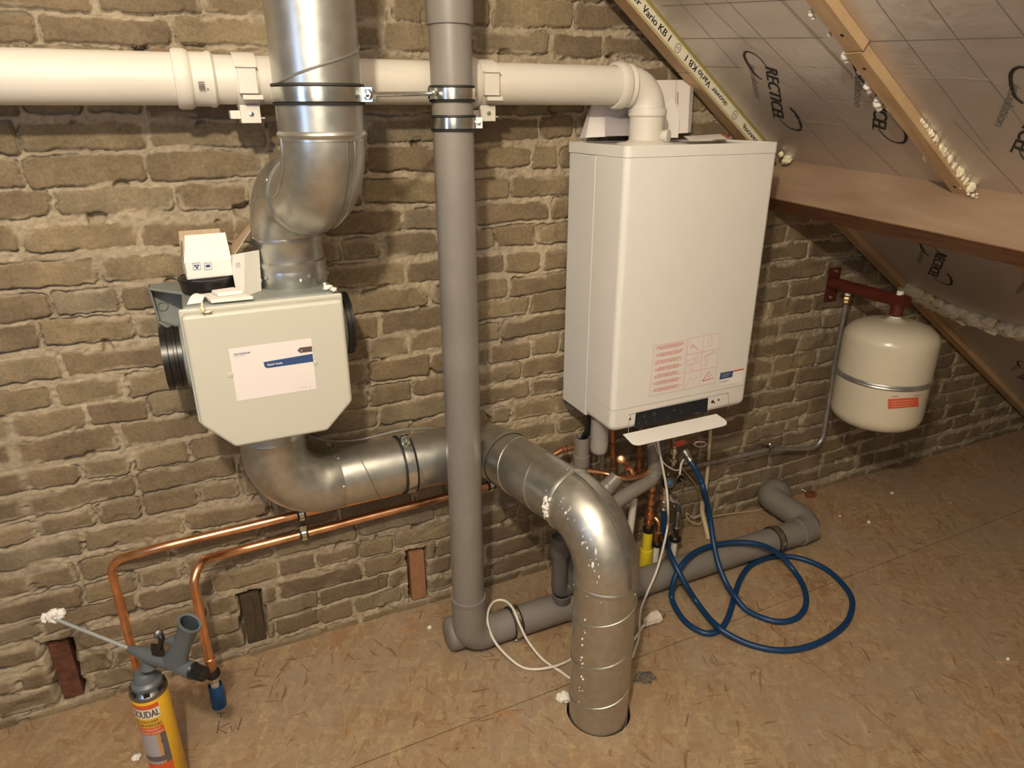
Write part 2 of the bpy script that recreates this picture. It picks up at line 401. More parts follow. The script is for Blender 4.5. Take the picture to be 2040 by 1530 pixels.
def ribbon(mb, pts, w, n, m=0, eps=.0006):
    """flat stroke on a plane with normal n; w scalar or list of half widths"""
    P = [np.asarray(p, float) for p in pts]; Wd = [w]*len(P) if np.isscalar(w) else w; V = []
    for i, p in enumerate(P):
        t = nz(P[min(i+1, len(P)-1)]-P[max(i-1, 0)]); sd = nz(np.cross(n, t))
        V += [p+sd*Wd[i]+n*eps, p-sd*Wd[i]+n*eps]
    mb.add(V, [(2*i, 2*i+1, 2*i+3, 2*i+2) for i in range(len(P)-1)], m)

# ================================================================== BRICK WALL
def vnoise(X, Z, scale, seed, octaves=1):
    out = np.zeros_like(X); amp = 1; tot = 0
    for o in range(octaves):
        r = np.random.default_rng(seed+o); g = r.random((96, 96))
        x = X*scale*(2**o)+11.3*o+40; z = Z*scale*(2**o)+40
        xi = np.floor(x).astype(int); zi = np.floor(z).astype(int); fx = x-xi; fz = z-zi
        fx = fx*fx*(3-2*fx); fz = fz*fz*(3-2*fz); xi %= 95; zi %= 95
        out += amp*((g[xi, zi]*(1-fx)+g[xi+1, zi]*fx)*(1-fz)+(g[xi, zi+1]*(1-fx)+g[xi+1, zi+1]*fx)*fz); tot += amp; amp *= .5
    return out/tot
PITCHZ = 0.0664
JPX = [(171,216),(37,269),(290,265),(45,345),(290,333),(104,412),(351,396),(35,475),(275,461),(196,529),(98,594),(235,578),(75,657),(263,637),
(116,710),(98,769),(243,747),(18,835),(171,820),(292,812),(18,886),(237,863),(155,918),(373,884),(45,992),(269,945),(188,1012),(392,980),(73,1075),
(290,1035),(171,1092),(373,1063),(73,55),(341,51),(188,4),(496,388),(525,330),(530,262),(780,31),(730,299),(1075,286),(717,357),(1059,335),(1114,338),
(803,411),(947,404),(1097,397),(756,470),(986,455),(1068,451),(682,524),(805,517),(1003,500),(1082,490),(682,578),(856,566),(1016,549),(753,624),
(1084,595),(736,678),(813,663),(999,641),(1057,629),(731,727),(1060,678),(733,776),(822,756),(974,725),(1041,722),(1114,707),(751,815),(1055,761),
(820,845),(974,818),(1106,791),(1020,835),(1106,820),(1109,857),(482,998),(868,1027),(715,1077),(553,1115),(788,1089),(870,1103),(632,1133),(726,1148),
(556,1192),(635,1215),(800,1168),(553,1262),(709,1224),(173,1112),(63,1180),(173,1206),(270,1153),(279,1221),(368,1156),(76,1280),(185,1353),
(1567,475),(1610,508),(1528,557),(1643,547),(1572,586),(1616,625),(1551,661),(1590,688),(1630,714),(1531,746),(1584,756),(1567,835),(1594,854),
(979,45),(1143,42),(1100,90),(1205,100),(1300,60)]
Z0 = 1.590                                                # centre of the course above the white pipe
def course_z(x, k):                                       # courses sag and wander a little
    return Z0 - k*PITCHZ + .006*np.sin(x*1.3+k*.5) + .004*np.sin(x*3.1+k*1.7)
KMIN, KMAX = -6, 24
joints = {k: [] for k in range(KMIN, KMAX+1)}
for p in JPX:
    q = W(*p); k = int(round((Z0-q[2])/PITCHZ)); 
    if k in joints: joints[k].append(q[0])
bricks = {}
rj = random.Random(5)
for k in joints:
    J = sorted(joints[k]); x0 = J[0] if J else rj.uniform(0, .2); out = [x0]
    cur = x0
    while cur > -1.0: cur -= rj.choice((.212, .208, .215, .2, .11)); out.insert(0, cur)
    for j in J[1:]:
        gap = j-out[-1]
        if gap < .06: continue
        n = max(1, int(round(gap/.205)))
        if gap < .3: n = 1
        for i in range(1, n+1): out.append(out[-1]+gap/n if i < n else j)
    cur = out[-1]
    while cur < 3.7: cur += rj.choice((.212, .205, .216, .2, .195, .105)); out.append(cur)
    bricks[k] = out
def make_wall():
    xs = np.concatenate([np.arange(-.80, -.42, .008), np.arange(-.42, 1.25, .0026), np.arange(1.25, 2.3, .0036), np.arange(2.3, 3.6, .006)])
    zs = np.concatenate([np.arange(-.03, 1.80, .0026), np.arange(1.80, 2.3, .01)])
    X, Zg = np.meshgrid(xs, zs, indexing='ij')
    # wobble of brick outlines
    wx = X + .011*(vnoise(X, Zg, 22, 1, 2)-.5) + .008*(vnoise(X, Zg, 80, 2, 3)-.5)
    wz = Zg + .010*(vnoise(X, Zg, 16, 3, 2)-.5) + .008*(vnoise(X, Zg, 75, 4, 3)-.5)
    D = np.full(X.shape, -1.0); ID = np.zeros(X.shape); LIFT = np.zeros(X.shape); CW = np.zeros(X.shape); BOT = np.zeros(X.shape)
    rb = np.random.default_rng(3)
    for k, J in bricks.items():
        cz = course_z(wx, k); dz_ = wz-cz
        band = np.abs(dz_) < PITCHZ*.62
        for i in range(len(J)-1):
            a, b = J[i], J[i+1]; jl, jr = rb.uniform(.003, .008), rb.uniform(.003, .008)
            hh = rb.uniform(.0240, .0285); hw = (b-a)/2-(jl+jr)/2; cx = (a+b)/2+(jl-jr)/2
            if hw < .015: continue
            rad = rb.uniform(.003, .013); tl = rb.uniform(-.02, .02)
            s0 = np.searchsorted(xs, a-.02); s1 = np.searchsorted(xs, b+.02)
            if s1 <= s0: continue
            zc = Z0-k*PITCHZ; t0 = np.searchsorted(zs, zc-.06); t1 = np.searchsorted(zs, zc+.06)
            if t1 <= t0: continue
            sl = (slice(s0, s1), slice(t0, t1))
            dx = np.abs(wx[sl]-cx)-hw+rad; dy = np.abs(dz_[sl]-tl*(wx[sl]-cx)-rb.uniform(-.002, .002))-hh+rad
            sd = -(np.sqrt(np.maximum(dx, 0)**2+np.maximum(dy, 0)**2)+np.minimum(np.maximum(dx, dy), 0)-rad)
            up = sd > D[sl]
            D[sl] = np.where(up, sd, D[sl]); ID[sl] = np.where(up, rb.random(), ID[sl]); LIFT[sl] = np.where(up, rb.normal(0, .0022), LIFT[sl])
            CW[sl] = np.where(up, rb.uniform(.2, 1), CW[sl]); BOT[sl] = np.where(up, dz_[sl]/hh, BOT[sl])
    mask = np.clip((D+.0008)/.0022, 0, 1)
    patch = vnoise(X, Zg, 9, 77, 2)                       # mortar smeared over some arrises
    smear = np.clip((patch-.60)/.06, 0, 1)*np.clip(1-(D-.004)/.007, 0, 1)
    mask = mask*(1-smear*.8)
    mort = -.0015 + .005*(vnoise(X, Zg, 30, 21, 3)-.5) + .007*(vnoise(X, Zg, 110, 25, 2)-.5) + .004*(vnoise(X, Zg, 6, 26)-.5)
    face = .0022 + LIFT*.8 + .0022*(vnoise(X, Zg, 45, 31, 3)-.5) + .0016*(vnoise(X, Zg, 170, 33, 2)-.5) - .002*np.exp(-np.maximum(D, 0)/.003)
    chip = np.clip((vnoise(X, Zg, 14, 35, 2)-.68)/.08, 0, 1); face -= .004*chip
    Y = mort*(1-mask)+face*mask
    crack = np.exp(-((D+.0012)/.0017)**2)*np.clip((vnoise(X, Zg, 11, 41, 2)*.75+CW*.35-np.clip(BOT, -1, 1)*.13-.50)/.12, 0, 1)
    Y -= .013*crack
    bigc = np.clip((vnoise(X, Zg, 17, 51, 2)-.74)/.05, 0, 1)*(1-mask); Y -= .020*bigc
    Y += .006*(vnoise(X, Zg, 1.7, 61)-.5)
    # niches near the floor
    for (tl, tr, bl, br) in NICHE:
        P = [W(*q) for q in (tl, tr, bl, br)]; x0 = (P[0][0]+P[2][0])/2; x1 = (P[1][0]+P[3][0])/2
        z1 = (P[0][2]+P[1][2])/2; z0 = (P[2][2]+P[3][2])/2
        e = np.minimum(np.minimum(wx-(x0-.006), (x1+.006)-wx), np.minimum(wz-(z0-.006), (z1+.007)-wz))
        r = np.clip(e/.003, 0, 1); Y = Y*(1-r)-.055*r; mask = mask*(1-r)
        near = np.clip(1-np.abs(e)/.02, 0, 1)*(e < 0); mask = mask*(1-.5*near)
    nx, nzv = X.shape
    V = np.stack([X, -Y, Zg], -1).reshape(-1, 3)
    roofz = RA[2]+(X-RA[0])*RS[2]/RS[0]
    ok = (Zg < roofz+.06)
    i = np.arange(nx*nzv).reshape(nx, nzv)
    cells = ok[:-1, :-1]
    q = np.stack([i[:-1, :-1][cells], i[1:, :-1][cells], i[1:, 1:][cells], i[:-1, 1:][cells]], -1)
    used = np.zeros(nx*nzv, bool); used[q.ravel()] = True; remap = np.cumsum(used)-1
    V = V[used]; q = remap[q]
    me = bpy.data.meshes.new('wall_back'); me.vertices.add(len(V)); me.vertices.foreach_set('co', V.astype(np.float32).ravel())
    me.loops.add(q.size); me.loops.foreach_set('vertex_index', q.astype(np.int32).ravel())
    me.polygons.add(len(q)); me.polygons.foreach_set('loop_start', np.arange(0, q.size, 4, dtype=np.int32))
    me.polygons.foreach_set('use_smooth', np.ones(len(q), bool)); me.update(); me.validate()
    at = me.attributes.new('brickdata', 'FLOAT_COLOR', 'POINT')
    cd = np.stack([mask, ID, crack, np.ones_like(mask)], -1).reshape(-1, 4)[used]
    at.data.foreach_set('color', cd.astype(np.float32).ravel())
    me.materials.append(M['brick']); o = bpy.data.objects.new('wall_back', me); col.objects.link(o); return struct(o)
NICHE = [((94, 1286), (140, 1277), (121, 1398), (168, 1386)), ((476, 1186), (516, 1180), (491, 1286), (535, 1274)), ((813, 1098), (846, 1098), (819, 1195), (851, 1189))]
make_wall()

# ================================================================== FLOOR
DUCT = np.array([.755, -.585]); DR = .075
def ngon_board(name, outer, holes=(), th=.018):
    bm = bmesh.new(); edges = []
    for loop in [outer]+list(holes):
        vs = [bm.verts.new((p[0], p[1], 0)) for p in loop]
        edges += [bm.edges.new((vs[i], vs[(i+1) % len(vs)])) for i in range(len(vs))]
    bmesh.ops.triangle_fill(bm, edges=edges, use_beauty=True)
    bmesh.ops.recalc_face_normals(bm, faces=bm.faces)
    if bm.faces[0].normal.z < 0: bmesh.ops.reverse_faces(bm, faces=bm.faces)
    r = bmesh.ops.extrude_face_region(bm, geom=list(bm.faces))
    for v in [g for g in r['geom'] if isinstance(g, bmesh.types.BMVert)]: v.co.z -= th
    bmesh.ops.recalc_face_normals(bm, faces=bm.faces)
    me = bpy.data.meshes.new(name); bm.to_mesh(me); bm.free(); me.materials.append(M['osb'])
    o = bpy.data.objects.new(name, me); col.objects.link(o); return struct(o)
seamD = [Fl(1014, 1409), Fl(2040, 1014)]
sd = nz(seamD[1]-seamD[0]); 
def onD(x): return seamD[0]+sd*((x-seamD[0][0])/sd[0])
pA = onD(Fl(1809, 1096)[0]); pC = onD(Fl(1632, 1331)[0]+.0); 
cdir = nz(Fl(1859, 1523)-Fl(1632, 1331)); adir = nz(Fl(1809, 1096)-Fl(1657, 1002))
pC2 = Fl(1632, 1331)-cdir*((Fl(1632, 1331)-onD(Fl(1632, 1331)[0]))[1]/cdir[1])
pE = onD(Fl(215, 1480)[0])
G = .0016
def circ(c, r, n=48): return [(c[0]+r*math.cos(2*math.pi*k/n), c[1]+r*math.sin(2*math.pi*k/n)) for k in range(n)]
yb = .02
drain_hole = Fl(1545, 1012)
def up_to_wall(p): q = p-adir*((p[1]-yb)/adir[1]); return q
a_top = up_to_wall(pA)
ngon_board('floor', [(-1.2, yb), (a_top[0]-G, yb), (pA[0]-G, pA[1]+G), tuple(onD(-1.2)[:2]+[0, G])], holes=[circ(drain_hole[:2]+[.01, .0], .058)])
ngon_board('floor', [(a_top[0]+G, yb), (4.2, yb), tuple(onD(4.2)[:2]+[0, G]), (pA[0]+G, pA[1]+G)])
def down(p, y): return p+cdir*((y-p[1])/cdir[1])
c_bot = down(pC2, -3.4)
ngon_board('floor', [(pE[0]+G, pE[1]-G), (pC2[0]-G, pC2[1]-G), (c_bot[0]-G, -3.4), (pE[0]+G, -3.4)], holes=[circ(DUCT+[.004, .004], DR+.007)])
ngon_board('floor', [(pC2[0]+G, pC2[1]-G), tuple(onD(4.2)[:2]-[0, G]), (4.2, -3.4), (c_bot[0]+G, -3.4)])
ngon_board('floor', [(-1.2, onD(-1.2)[1]-G), (pE[0]-G, pE[1]-G), (pE[0]-G, -3.4), (-1.2, -3.4)])
mb = MB(); mb.box((-1.3, -3.5, -.30), (4.3, .1, -.28)); struct(mb.build('floor', 'hole'))

# pencilled letters on the board
def stroke(mb, pts, w=.0011, m=0): ribbon(mb, [Fl(*p, .0004) for p in pts], w, np.array([0, 0, 1.]), m)
mb = MB()
for s in ([(437, 1436), (432, 1462)], [(458, 1440), (434, 1453), (452, 1461)], [(459, 1446), (463, 1457), (470, 1444), (474, 1455), (482, 1428)],
          [(433, 1420), (442, 1423), (449, 1419)], [(441, 1418), (440, 1430)]): stroke(mb, s)
tag(mb.build('pencil_writing', 'pencil'), 'letters KW pencilled on the floorboard in front of the blue sleeve', 'writing')

# ================================================================== ROOF
def rp(s, g, off=0.0): return RA + RS*s + RG*g + RN*off
mb = MB()
nS, nG = 60, 60
S_ = np.linspace(-1.35, 3.5, nS); G_ = np.linspace(-.15, 3.3, nG)
mb.add([rp(s, g) for s in S_ for g in G_], [(i*nG+j, i*nG+j+1, (i+1)*nG+j+1, (i+1)*nG+j) for i in range(nS-1) for j in range(nG-1)])
ceil = struct(mb.build('ceiling', 'foil'))
ridge = rp(-1.35, 0)
mb = MB(); L2 = np.array([-RS[0], 0, RS[2]])
mb.add([ridge+RG*-.15, ridge+RG*3.3, ridge+RG*3.3+L2*3.5, ridge+RG*-.15+L2*3.5], [(0, 1, 2, 3)]); struct(mb.build('ceiling', 'foil'))
# printed grid, painted crease glints and logos on the foil
mb = MB()
def line_px(a, b, w=.0007, m=0, n=2):
    A_, B_ = RP(*a), RP(*b); ribbon(mb, [lerp(A_, B_, i/(n-1)) for i in range(n)], w, RN, m)
for a, b in (((1352, 77), (1640, 75)), ((1716, 83), (2040, 74)), ((1320, 12), (1610, -2)), ((1345, 132), (1480, 134))): line_px(a, b)
for a, b in (((1350, 0), (1475, 140)), ((1447, 0), (1720, 285)), ((1555, 0), (1800, 262)), ((1640, 20), (1780, 180)), ((1745, 0), (1970, 300)), ((1850, 0), (2040, 250)), ((1400, 0), (1490, 88)),
             ((1560, 0), (1700, 150)), ((1985, 0), (2040, 70)), ((1700, 260), (1830, 385)), ((1590, 230), (1690, 340)), ((1900, 240), (2040, 390))): line_px(a, b, .0006)
o = mb.build('grid_print', 'gridline', None); o.parent = ceil
mb = MB(); rc = random.Random(3)
def crease(a, b, amp=2.0, w=.0016, lift=.0015):
    n = 30; pts = []; ws = []
    for i in range(n):
        t = i/(n-1); y = a[1]+(b[1]-a[1])*t+rc.uniform(-amp, amp)*.5; pts.append(RP(a[0]+(b[0]-a[0])*t, y, lift)); ws.append(w*rc.uniform(.1, 1)*math.sin(math.pi*min(1, t*.96+.02)))
    ribbon(mb, pts, ws, RN)
for a, b in (((1566, 197), (1893, 212)), ((1770, 150), (2040, 159)), ((1500, 228), (1800, 262)), ((1540, 236), (1720, 250)), ((1700, 292), (1800, 306)), ((1870, 274), (2035, 296)), ((1560, 134), (1700, 139)),
             ((1636, 146), (1850, 151)), ((1780, 130), (1880, 133)), ((1630, 189), (1700, 196)), ((1800, 60), (1830, 57)), ((1850, 330), (1925, 345)), ((1555, 250), (1700, 268)), ((1940, 505), (2005, 522))): crease(a, b)
o = mb.build('foil_crease_glint', 'crease', None); o.parent = ceil
# logo in plane coordinates measured from the L foot
def pc(p, off=0): q = RP(*p, off)-RA; return np.array([q@RS, q@RG])
base = pc((1541, 234))
def logo(mb, dS, dG, mm=0, faint=False, k=1.0):
    O = pc((1524, 132)); e = base; ux2 = (e-O); L_ = np.linalg.norm(ux2); ux2 = ux2/L_
    A3 = lambda c: RA+RS*c[0]+RG*c[1]
    off = np.array([dS, dG])
    ux = RS*ux2[0]+RG*ux2[1]; uy = np.cross(RN, ux)
    if uy@(RP(1560, 170)-RP(1530, 170)) < 0: uy = -uy
    o3 = A3(base+off)-ux*L_*k
    text(mb, 'RECTICEL', o3, ux, uy, RN, L_*k, .033*k, .04, mm, bold=.0020, eps=.001)
    if not faint:
        for pts, ws in (([(1527, 132), (1514, 116), (1498, 105), (1486, 103), (1483, 112), (1492, 130), (1504, 147), (1518, 158)], [.001, .0014, .002, .003, .0035, .0035, .003, .002]),
                        ([(1574, 214), (1585, 226), (1594, 243), (1596, 255), (1590, 259), (1575, 255), (1560, 244), (1550, 232)], [.003, .004, .004, .0035, .003, .002, .0015, .001])):
            ribbon(mb, cr([A3(base+off)+(RP(*p)-A3(base))*k for p in pts], 5), [q for q in np.interp(np.linspace(0, 7, 36), range(8), ws)], RN, mm, eps=.001)
        text(mb, 'insulation', A3(base+off)-uy*.046*k-ux*L_*.95*k, ux, uy, RN, L_*.62*k, .019*k, .3, mm+1, eps=.001)
for tgt, k_ in (((1541, 234), 1), ((1737, 256), 1), ((2012, 300), 1), ((1848, 546), .95), ((2040, 606), .9), ((2026, 752), .9)):
    mb = MB(); d = pc(tgt)-base; logo(mb, d[0], d[1], 0, k=k_); o = mb.build('logo_print', ['print', 'print_faint'], None); o.parent = ceil

# lath along the brick wall, its room side covered by the airtight tape
LDr = nz(RS - RG*.113); LSn = nz(RG - LDr*(RG@LDr)); L0 = RA+RS*.02+RG*.113
LH = .037
lath = thing('wall_lath', 'pine lath down the roof slope along the brick wall, covered with printed tape', 'lath', L0)
for q0, q1 in ((-.75, .232), (.235, .66)):
    mb = MB(); mb.obox(L0+LDr*q0, LDr*(q1-q0), -LSn*.047, RN*LH); mb.build('board', 'wood', lath, bevel=.001)
low_lath = thing('wall_lath', 'bare pine lath below the beam, running down beside the expansion vessel', 'lath', rp(1.0, .05))
mb = MB(); mb.obox(rp(.78, .030), RS*2.6, RG*.044, RN*.022); mb.build('board', 'wood', low_lath, bevel=.002)
def LP(a, h, e=0.0): return L0+LDr*a+RN*h+LSn*e
mb = MB(); TL = 1.36
mb.obox(LP(-.70, .0, .0003), LDr*TL, RN*(LH-.002), LSn*.0006, 0)
for hh_ in (.0, LH-.006): mb.obox(LP(-.70, hh_, .0010), LDr*TL, RN*.0035, LSn*.0002, 1)
mb.obox(LP(-.70, -.0002, .001), LDr*TL, LSn*.012, RN*.0008, 1)
for i in range(150):
    mb.obox(LP(-.70+i*.009, LH-.0095, .0010), LDr*.004, RN*.0012, LSn*.0001, 1)
    if i % 2: mb.obox(LP(-.70+i*.009, .0055, .0010), LDr*.004, RN*.0012, LSn*.0001, 1)
tp = mb.build('tape', ['tape', 'tape_yellow'], lath)
def la(px): return (PL(px[0], px[1], LP(0, 0, .001), LSn)-L0)@LDr
def tt(s, pa, pb, flip, h=.0165, bold=.0007):
    a, b = la(pa), la(pb); mb = MB(); c = LH*.47
    if not flip: text(mb, s, LP(a, c+h/2, .0012), LDr, -RN, LSn, abs(b-a), h, .0, 0, bold=bold, eps=.0002)
    else: text(mb, s, LP(b, c-h/2, .0012), -LDr, RN, LSn, abs(b-a), h, .0, 0, bold=bold, eps=.0002)
    mb.build('tape_print', 'print', lath)
tt('isover', (1228, -28), (1273, 15), False, .013)
tt('Vario KB 1', (1277, 22), (1334, 78), False)
tt('Vario KB 1', (1366, 116), (1416, 168), True)
tt('isover', (1420, 173), (1447, 201), True, .013)
tt('isover', (1489, 241), (1519, 269), False, .013)
tt('Vario KB 1', (1548, 298), (1590, 338), False)
for px in ((1350, 97), (1469, 221)):
    c = LP(la(px), LH*.47, .0012); mb = MB()
    ribbon(mb, [c+LDr*.0105*math.cos(a)+RN*.0105*math.sin(a) for a in np.linspace(0, 2*math.pi, 25)], .0007, LSn, 0, eps=.0001)
    text(mb, 'KIDI', c-LDr*.0065+RN*.003, LDr, -RN, LSn, .013, .006, 0, 0, eps=.0001); mb.build('tape_seal_print', 'print', lath)
for px in ((1449, 203), (1490, 238)):
    c = LP(la(px), LH*.42, .0013); mb = MB(); mb.add([c+LDr*.006*math.cos(a)+RN*.006*math.sin(a) for a in np.linspace(0, 2*math.pi, 20)[:-1]], [tuple(range(19))], 0); mb.build('yellow_dot_print', 'tape_yellow', lath)

# counter batten in two lengths
def batten(name, s0, s1, g0, g1, h, label, grp=None, skew=0):
    t = thing(name, label, 'batten', rp((s0+s1)/2, g0), grp)
    mb = MB(); mb.obox(rp(s0, g0), RS*(s1-s0), RG*(g1-g0), RN*h); mb.build('board', 'wood', t, bevel=.0015)
    for q in (s0+.05, s1-.05):
        mb = MB(); mb.lathe(rp(q, (g0+g1)/2, h-.001), RN, [(.0001, .0016), (.004, .0015), (.0045, 0)], 12); mb.build('screw', 'blackmat', t)
    return t
b1, b2 = .586, .628
batten('roof_batten', -.75, .240, b1-.001, b2-.001, .022, 'upper pine batten screwed to the foil, reaching out of the top of the photo')
batten('roof_batten', .242, .79, b1-.006, b2-.008, .023, 'lower pine batten on the foil, its foot resting on the sloping beam')
batten('roof_batten', .99, 2.2, .60, .645, .022, 'short visible piece of pine batten below the beam at the right edge')

# beam (purlin) on edge
p0 = RP(1570, 319); pd = nz([.075, -1.0, -.062]); pn = nz(RN - pd*(RN@pd)); ps = np.cross(pd, pn); ps = ps if ps@RS > 0 else -ps
pur = thing('roof_beam', 'wide planed timber beam crossing the foil roof above the expansion vessel', 'beam', p0)
mb = MB(); mb.obox(p0-pd*.09-pn*.01, pd*3.2, ps*.085, pn*.135, 0); 
mb.build('beam', 'purlin', pur, bevel=.002)
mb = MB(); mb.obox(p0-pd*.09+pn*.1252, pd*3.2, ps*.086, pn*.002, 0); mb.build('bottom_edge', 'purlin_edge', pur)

# foam beads along the battens and the board joint
def beads(name, pts, label, seed=0, m='foam', grp=None):
    mb = MB()
    for i, (px, py, off, r, ex) in enumerate(pts):
        mb.blob(RP(px, py, off), r, 2, .35, seed+i, (1, 1, ex), 0, 4)
    return tag(mb.build(name, m), label, 'foam', grp)
for i, (px, py, r, ex, lb) in enumerate([(1613, 28, .007, 2.2, 'small dried foam drip near the top of the left batten edge'), (1649, 68, .005, 1.4, 'tiny foam speck beside the upper screw of the batten'),
        (1682, 110, .012, 1.5, 'foam blob at the joint of the two battens'), (1708, 142, .006, 1.2, 'foam dab just below the batten joint'),
        (1727, 170, .012, 1.6, 'foam blob covering part of the second logo'), (1746, 205, .013, 1.4, 'largest foam blob hanging from the left batten edge'),
        (1767, 217, .006, 1.1, 'little foam lump below the largest blob'), (1839, 314, .006, 1.6, 'lone foam drip low on the batten left edge')]):
    mb = MB(); [mb.blob(RP(px+3+dx_, py+dy_, .014), r*k_, 3, .16, i+int(dx_), (1, 1, 1), 0, 4) for dx_, dy_, k_ in ((0, 0, .8), (3, 6*ex*r/.012, .6), (-1, -5*ex*r/.012, .5), (1, 11*ex*r/.012-2, .35))]; tag(mb.build('foam_blob', 'foamw'), lb, 'foam', 'foam blobs on the roof batten')
mb = MB()
for i in range(34):
    t = i/33; px = 1836+(1926-1836)*t; py = 240+(372-240)*t; rr = .004+.010*t*rc.uniform(.5, 1.2)
    mb.blob(RP(px+rc.uniform(-2, 2), py, .006), rr, 2, .4, i, (1, 1, 1.2))
for i in range(14): mb.blob(RP(1935+rc.uniform(-10, 12), 385+rc.uniform(0, 24), .004+.02*(i % 3 == 0)), rc.uniform(.002, .006), 1, .3, i)
tag(mb.build('foam_seam', 'foam'), 'ragged foam seam along the right side of the lower batten', 'foam')
mb = MB(); path = []; n = 70
for i in range(n):
    t = i/(n-1); px = 1806+(2075-1806)*t; py = 578+t*96-10*math.sin(math.pi*t)*-.9+rc.uniform(-2.5, 2.5)
    path.append(RP(px, py, .012)); mb.blob(RP(px, py+rc.uniform(-3, 4), .012), .016+.008*rc.random(), 2, .45, i, (1, 1.6, 1))
tag(mb.build('foam_seam', 'foam'), 'long yellow foam seam between the insulation boards beside the expansion vessel', 'foam')
mb = MB(); mb.blob(RP(1568, 318, .01), .013, 3, .4, 3); mb.blob(RP(1556, 308, .012), .008, 2, .4, 5); tag(mb.build('foam_blob', 'foam'), 'foam lump where the tape meets the beam at the wall', 'foam')

# ================================================================== CLAMPS
def clamp(c, axis, r, bolt, label, width=.022, grp='rubber lined pipe clamps', double=False, name='pipe_clamp', bs=1.0, stud=None):
    """two-part steel clamp, black rubber lining, screw lugs at +-bolt"""
    t = thing(name, label, 'pipe clamp', c, grp)
    ax = nz(axis); b = np.asarray(bolt, float); b = nz(b-ax*(b@ax)); c = np.asarray(c, float); nrm = np.cross(ax, b); w = width
    mb = MB(); mb.lathe(c, ax, [(r, -w*.68), (r+.0035, -w*.72), (r+.0045, -w*.56), (r+.002, -w*.5), (r+.002, w*.5), (r+.0045, w*.56), (r+.0035, w*.72), (r, w*.68)], 56); mb.build('rubber_lining', 'rubber', t)
    mb = MB(); mb.lathe(c, ax, [(r+.0018, -w*.5), (r+.0042, -w*.48), (r+.0046, 0), (r+.0042, w*.48), (r+.0018, w*.5)], 56); band_ = mb.build('steel_band', 'zinc', t)
    for sgn in ((1, -1) if double else (1,)):
        e = c+b*sgn*(r+.002)
        for q in (-.0045, .0025):
            mb = MB(); mb.obox(e-ax*w*.5+nrm*q*bs, ax*w, b*sgn*.016*bs, nrm*.002*bs); subpart(mb, 'lug', 'zinc', band_, bevel=.0006)
        mb = MB(); e2 = e+b*sgn*.008*bs
        mb.tube([e2-nrm*.011*bs, e2+nrm*.012*bs], .0028*bs, 12); mb.lathe(e2+nrm*.0075*bs, nrm, [(.0001, .004), (.0048, .0035), (.0052, 0), (.0052, -.002)], 6 if sgn > 0 else 16)
        mb.lathe(e2-nrm*.0075*bs, -nrm, [(.0001, .004), (.0048, .0035), (.0052, 0), (.0052, -.002)], 6)
        subpart(mb, 'screw', 'zinc', band_)
    if stud is not None:
        mb = MB(); mb.tube([c+nz(stud)*(r+.002), c+np.asarray(stud, float)], .004*bs, 12); mb.lathe(c+nz(stud)*(r+.0035), stud, [(.0075*bs, 0), (.0075*bs, .008), (.004*bs, .009)], 6); mb.build('threaded_stud', 'zinc', t)
    return t

# ================================================================== UPPER VENTILATION DUCT
def helix(mb, c0, c1, r, pitch, phase=0, w=.0016, m=0, h=.0012):
    c0, c1 = np.asarray(c0, float), np.asarray(c1, float); L_ = np.linalg.norm(c1-c0); ax = (c1-c0)/L_
    x = nz(np.cross([0, 1., .01], ax)); y = np.cross(ax, x); n = int(L_/pitch*40)+2; P = []
    for i in range(n):
        a = 2*math.pi*L_/pitch*i/(n-1)+phase; P.append(c0+ax*L_*i/(n-1)+(r+h*.3)*(math.cos(a)*x+math.sin(a)*y))
    mb.tube(P, w, 6, True, m)
def rivets(mb, c, ax, r, n, ph=0, m=0, s=.003):
    x = nz(np.cross([0, 0, 1.], ax)) if abs(nz(ax)[2]) < .9 else np.array([1., 0, 0]); y = np.cross(nz(ax), x)
    for k in range(n):
        a = ph+2*math.pi*k/n; d = math.cos(a)*x+math.sin(a)*y; mb.lathe(np.asarray(c)+d*r, d, [(s*1.6, 0), (s*1.4, s*.5), (s*.6, s*.9), (.0001, s*.9)], 10, m)
UD = W(632, 160, .38); UX = UD[0]; R = .075
z_fl = W(640, 268, .38)[2]
z_mid = W(585, 400, .12)[2]+.028
stub = np.array([W(583, 560, .125)[0], -.125])
ztop = 1.080
up = thing('ventilation_duct', 'galvanised spiral duct rising from the ventilation unit out of the top of the photo', 'duct', (stub[0], stub[1], ztop))
mb = MB(); mb.tube([(UX, -.38, z_fl-.01), (UX, -.38, 2.35)], R, 64, caps=False); helix(mb, (UX, -.38, z_fl+.004), (UX, -.38, 2.354+.059), R, .150, 4.1+2*math.pi*.059/.15, w=.0022)
mb.build('spiral_pipe', 'galv', up)
EC = z_mid
A_ = np.array([UX, -.38, 0.]); B_ = np.array([stub[0], stub[1], 0.])
mid = (A_+B_)/2
pa = [A_+[0, 0, z_fl], A_+[0, 0, EC], B_+[0, 0, EC], B_+[0, 0, ztop+.10]]
full = fillet(pa, [0, .112, .112, 0], 16)
half = 1+17
mb = MB(); mb.tube(full[:half]+[lerp(full[half-1], full[half], .3)], R*.985, 64, caps=False)
# pressed seams of the elbow
hd = nz(B_-A_); sdv = np.cross(hd, [0, 0, 1.])
for sg in (1, -1):
    P = []
    for i, p in enumerate(full[:half]):
        P.append(p+sdv*sg*(R*.985+.0006))
    mb.tube(P, .0022, 6)
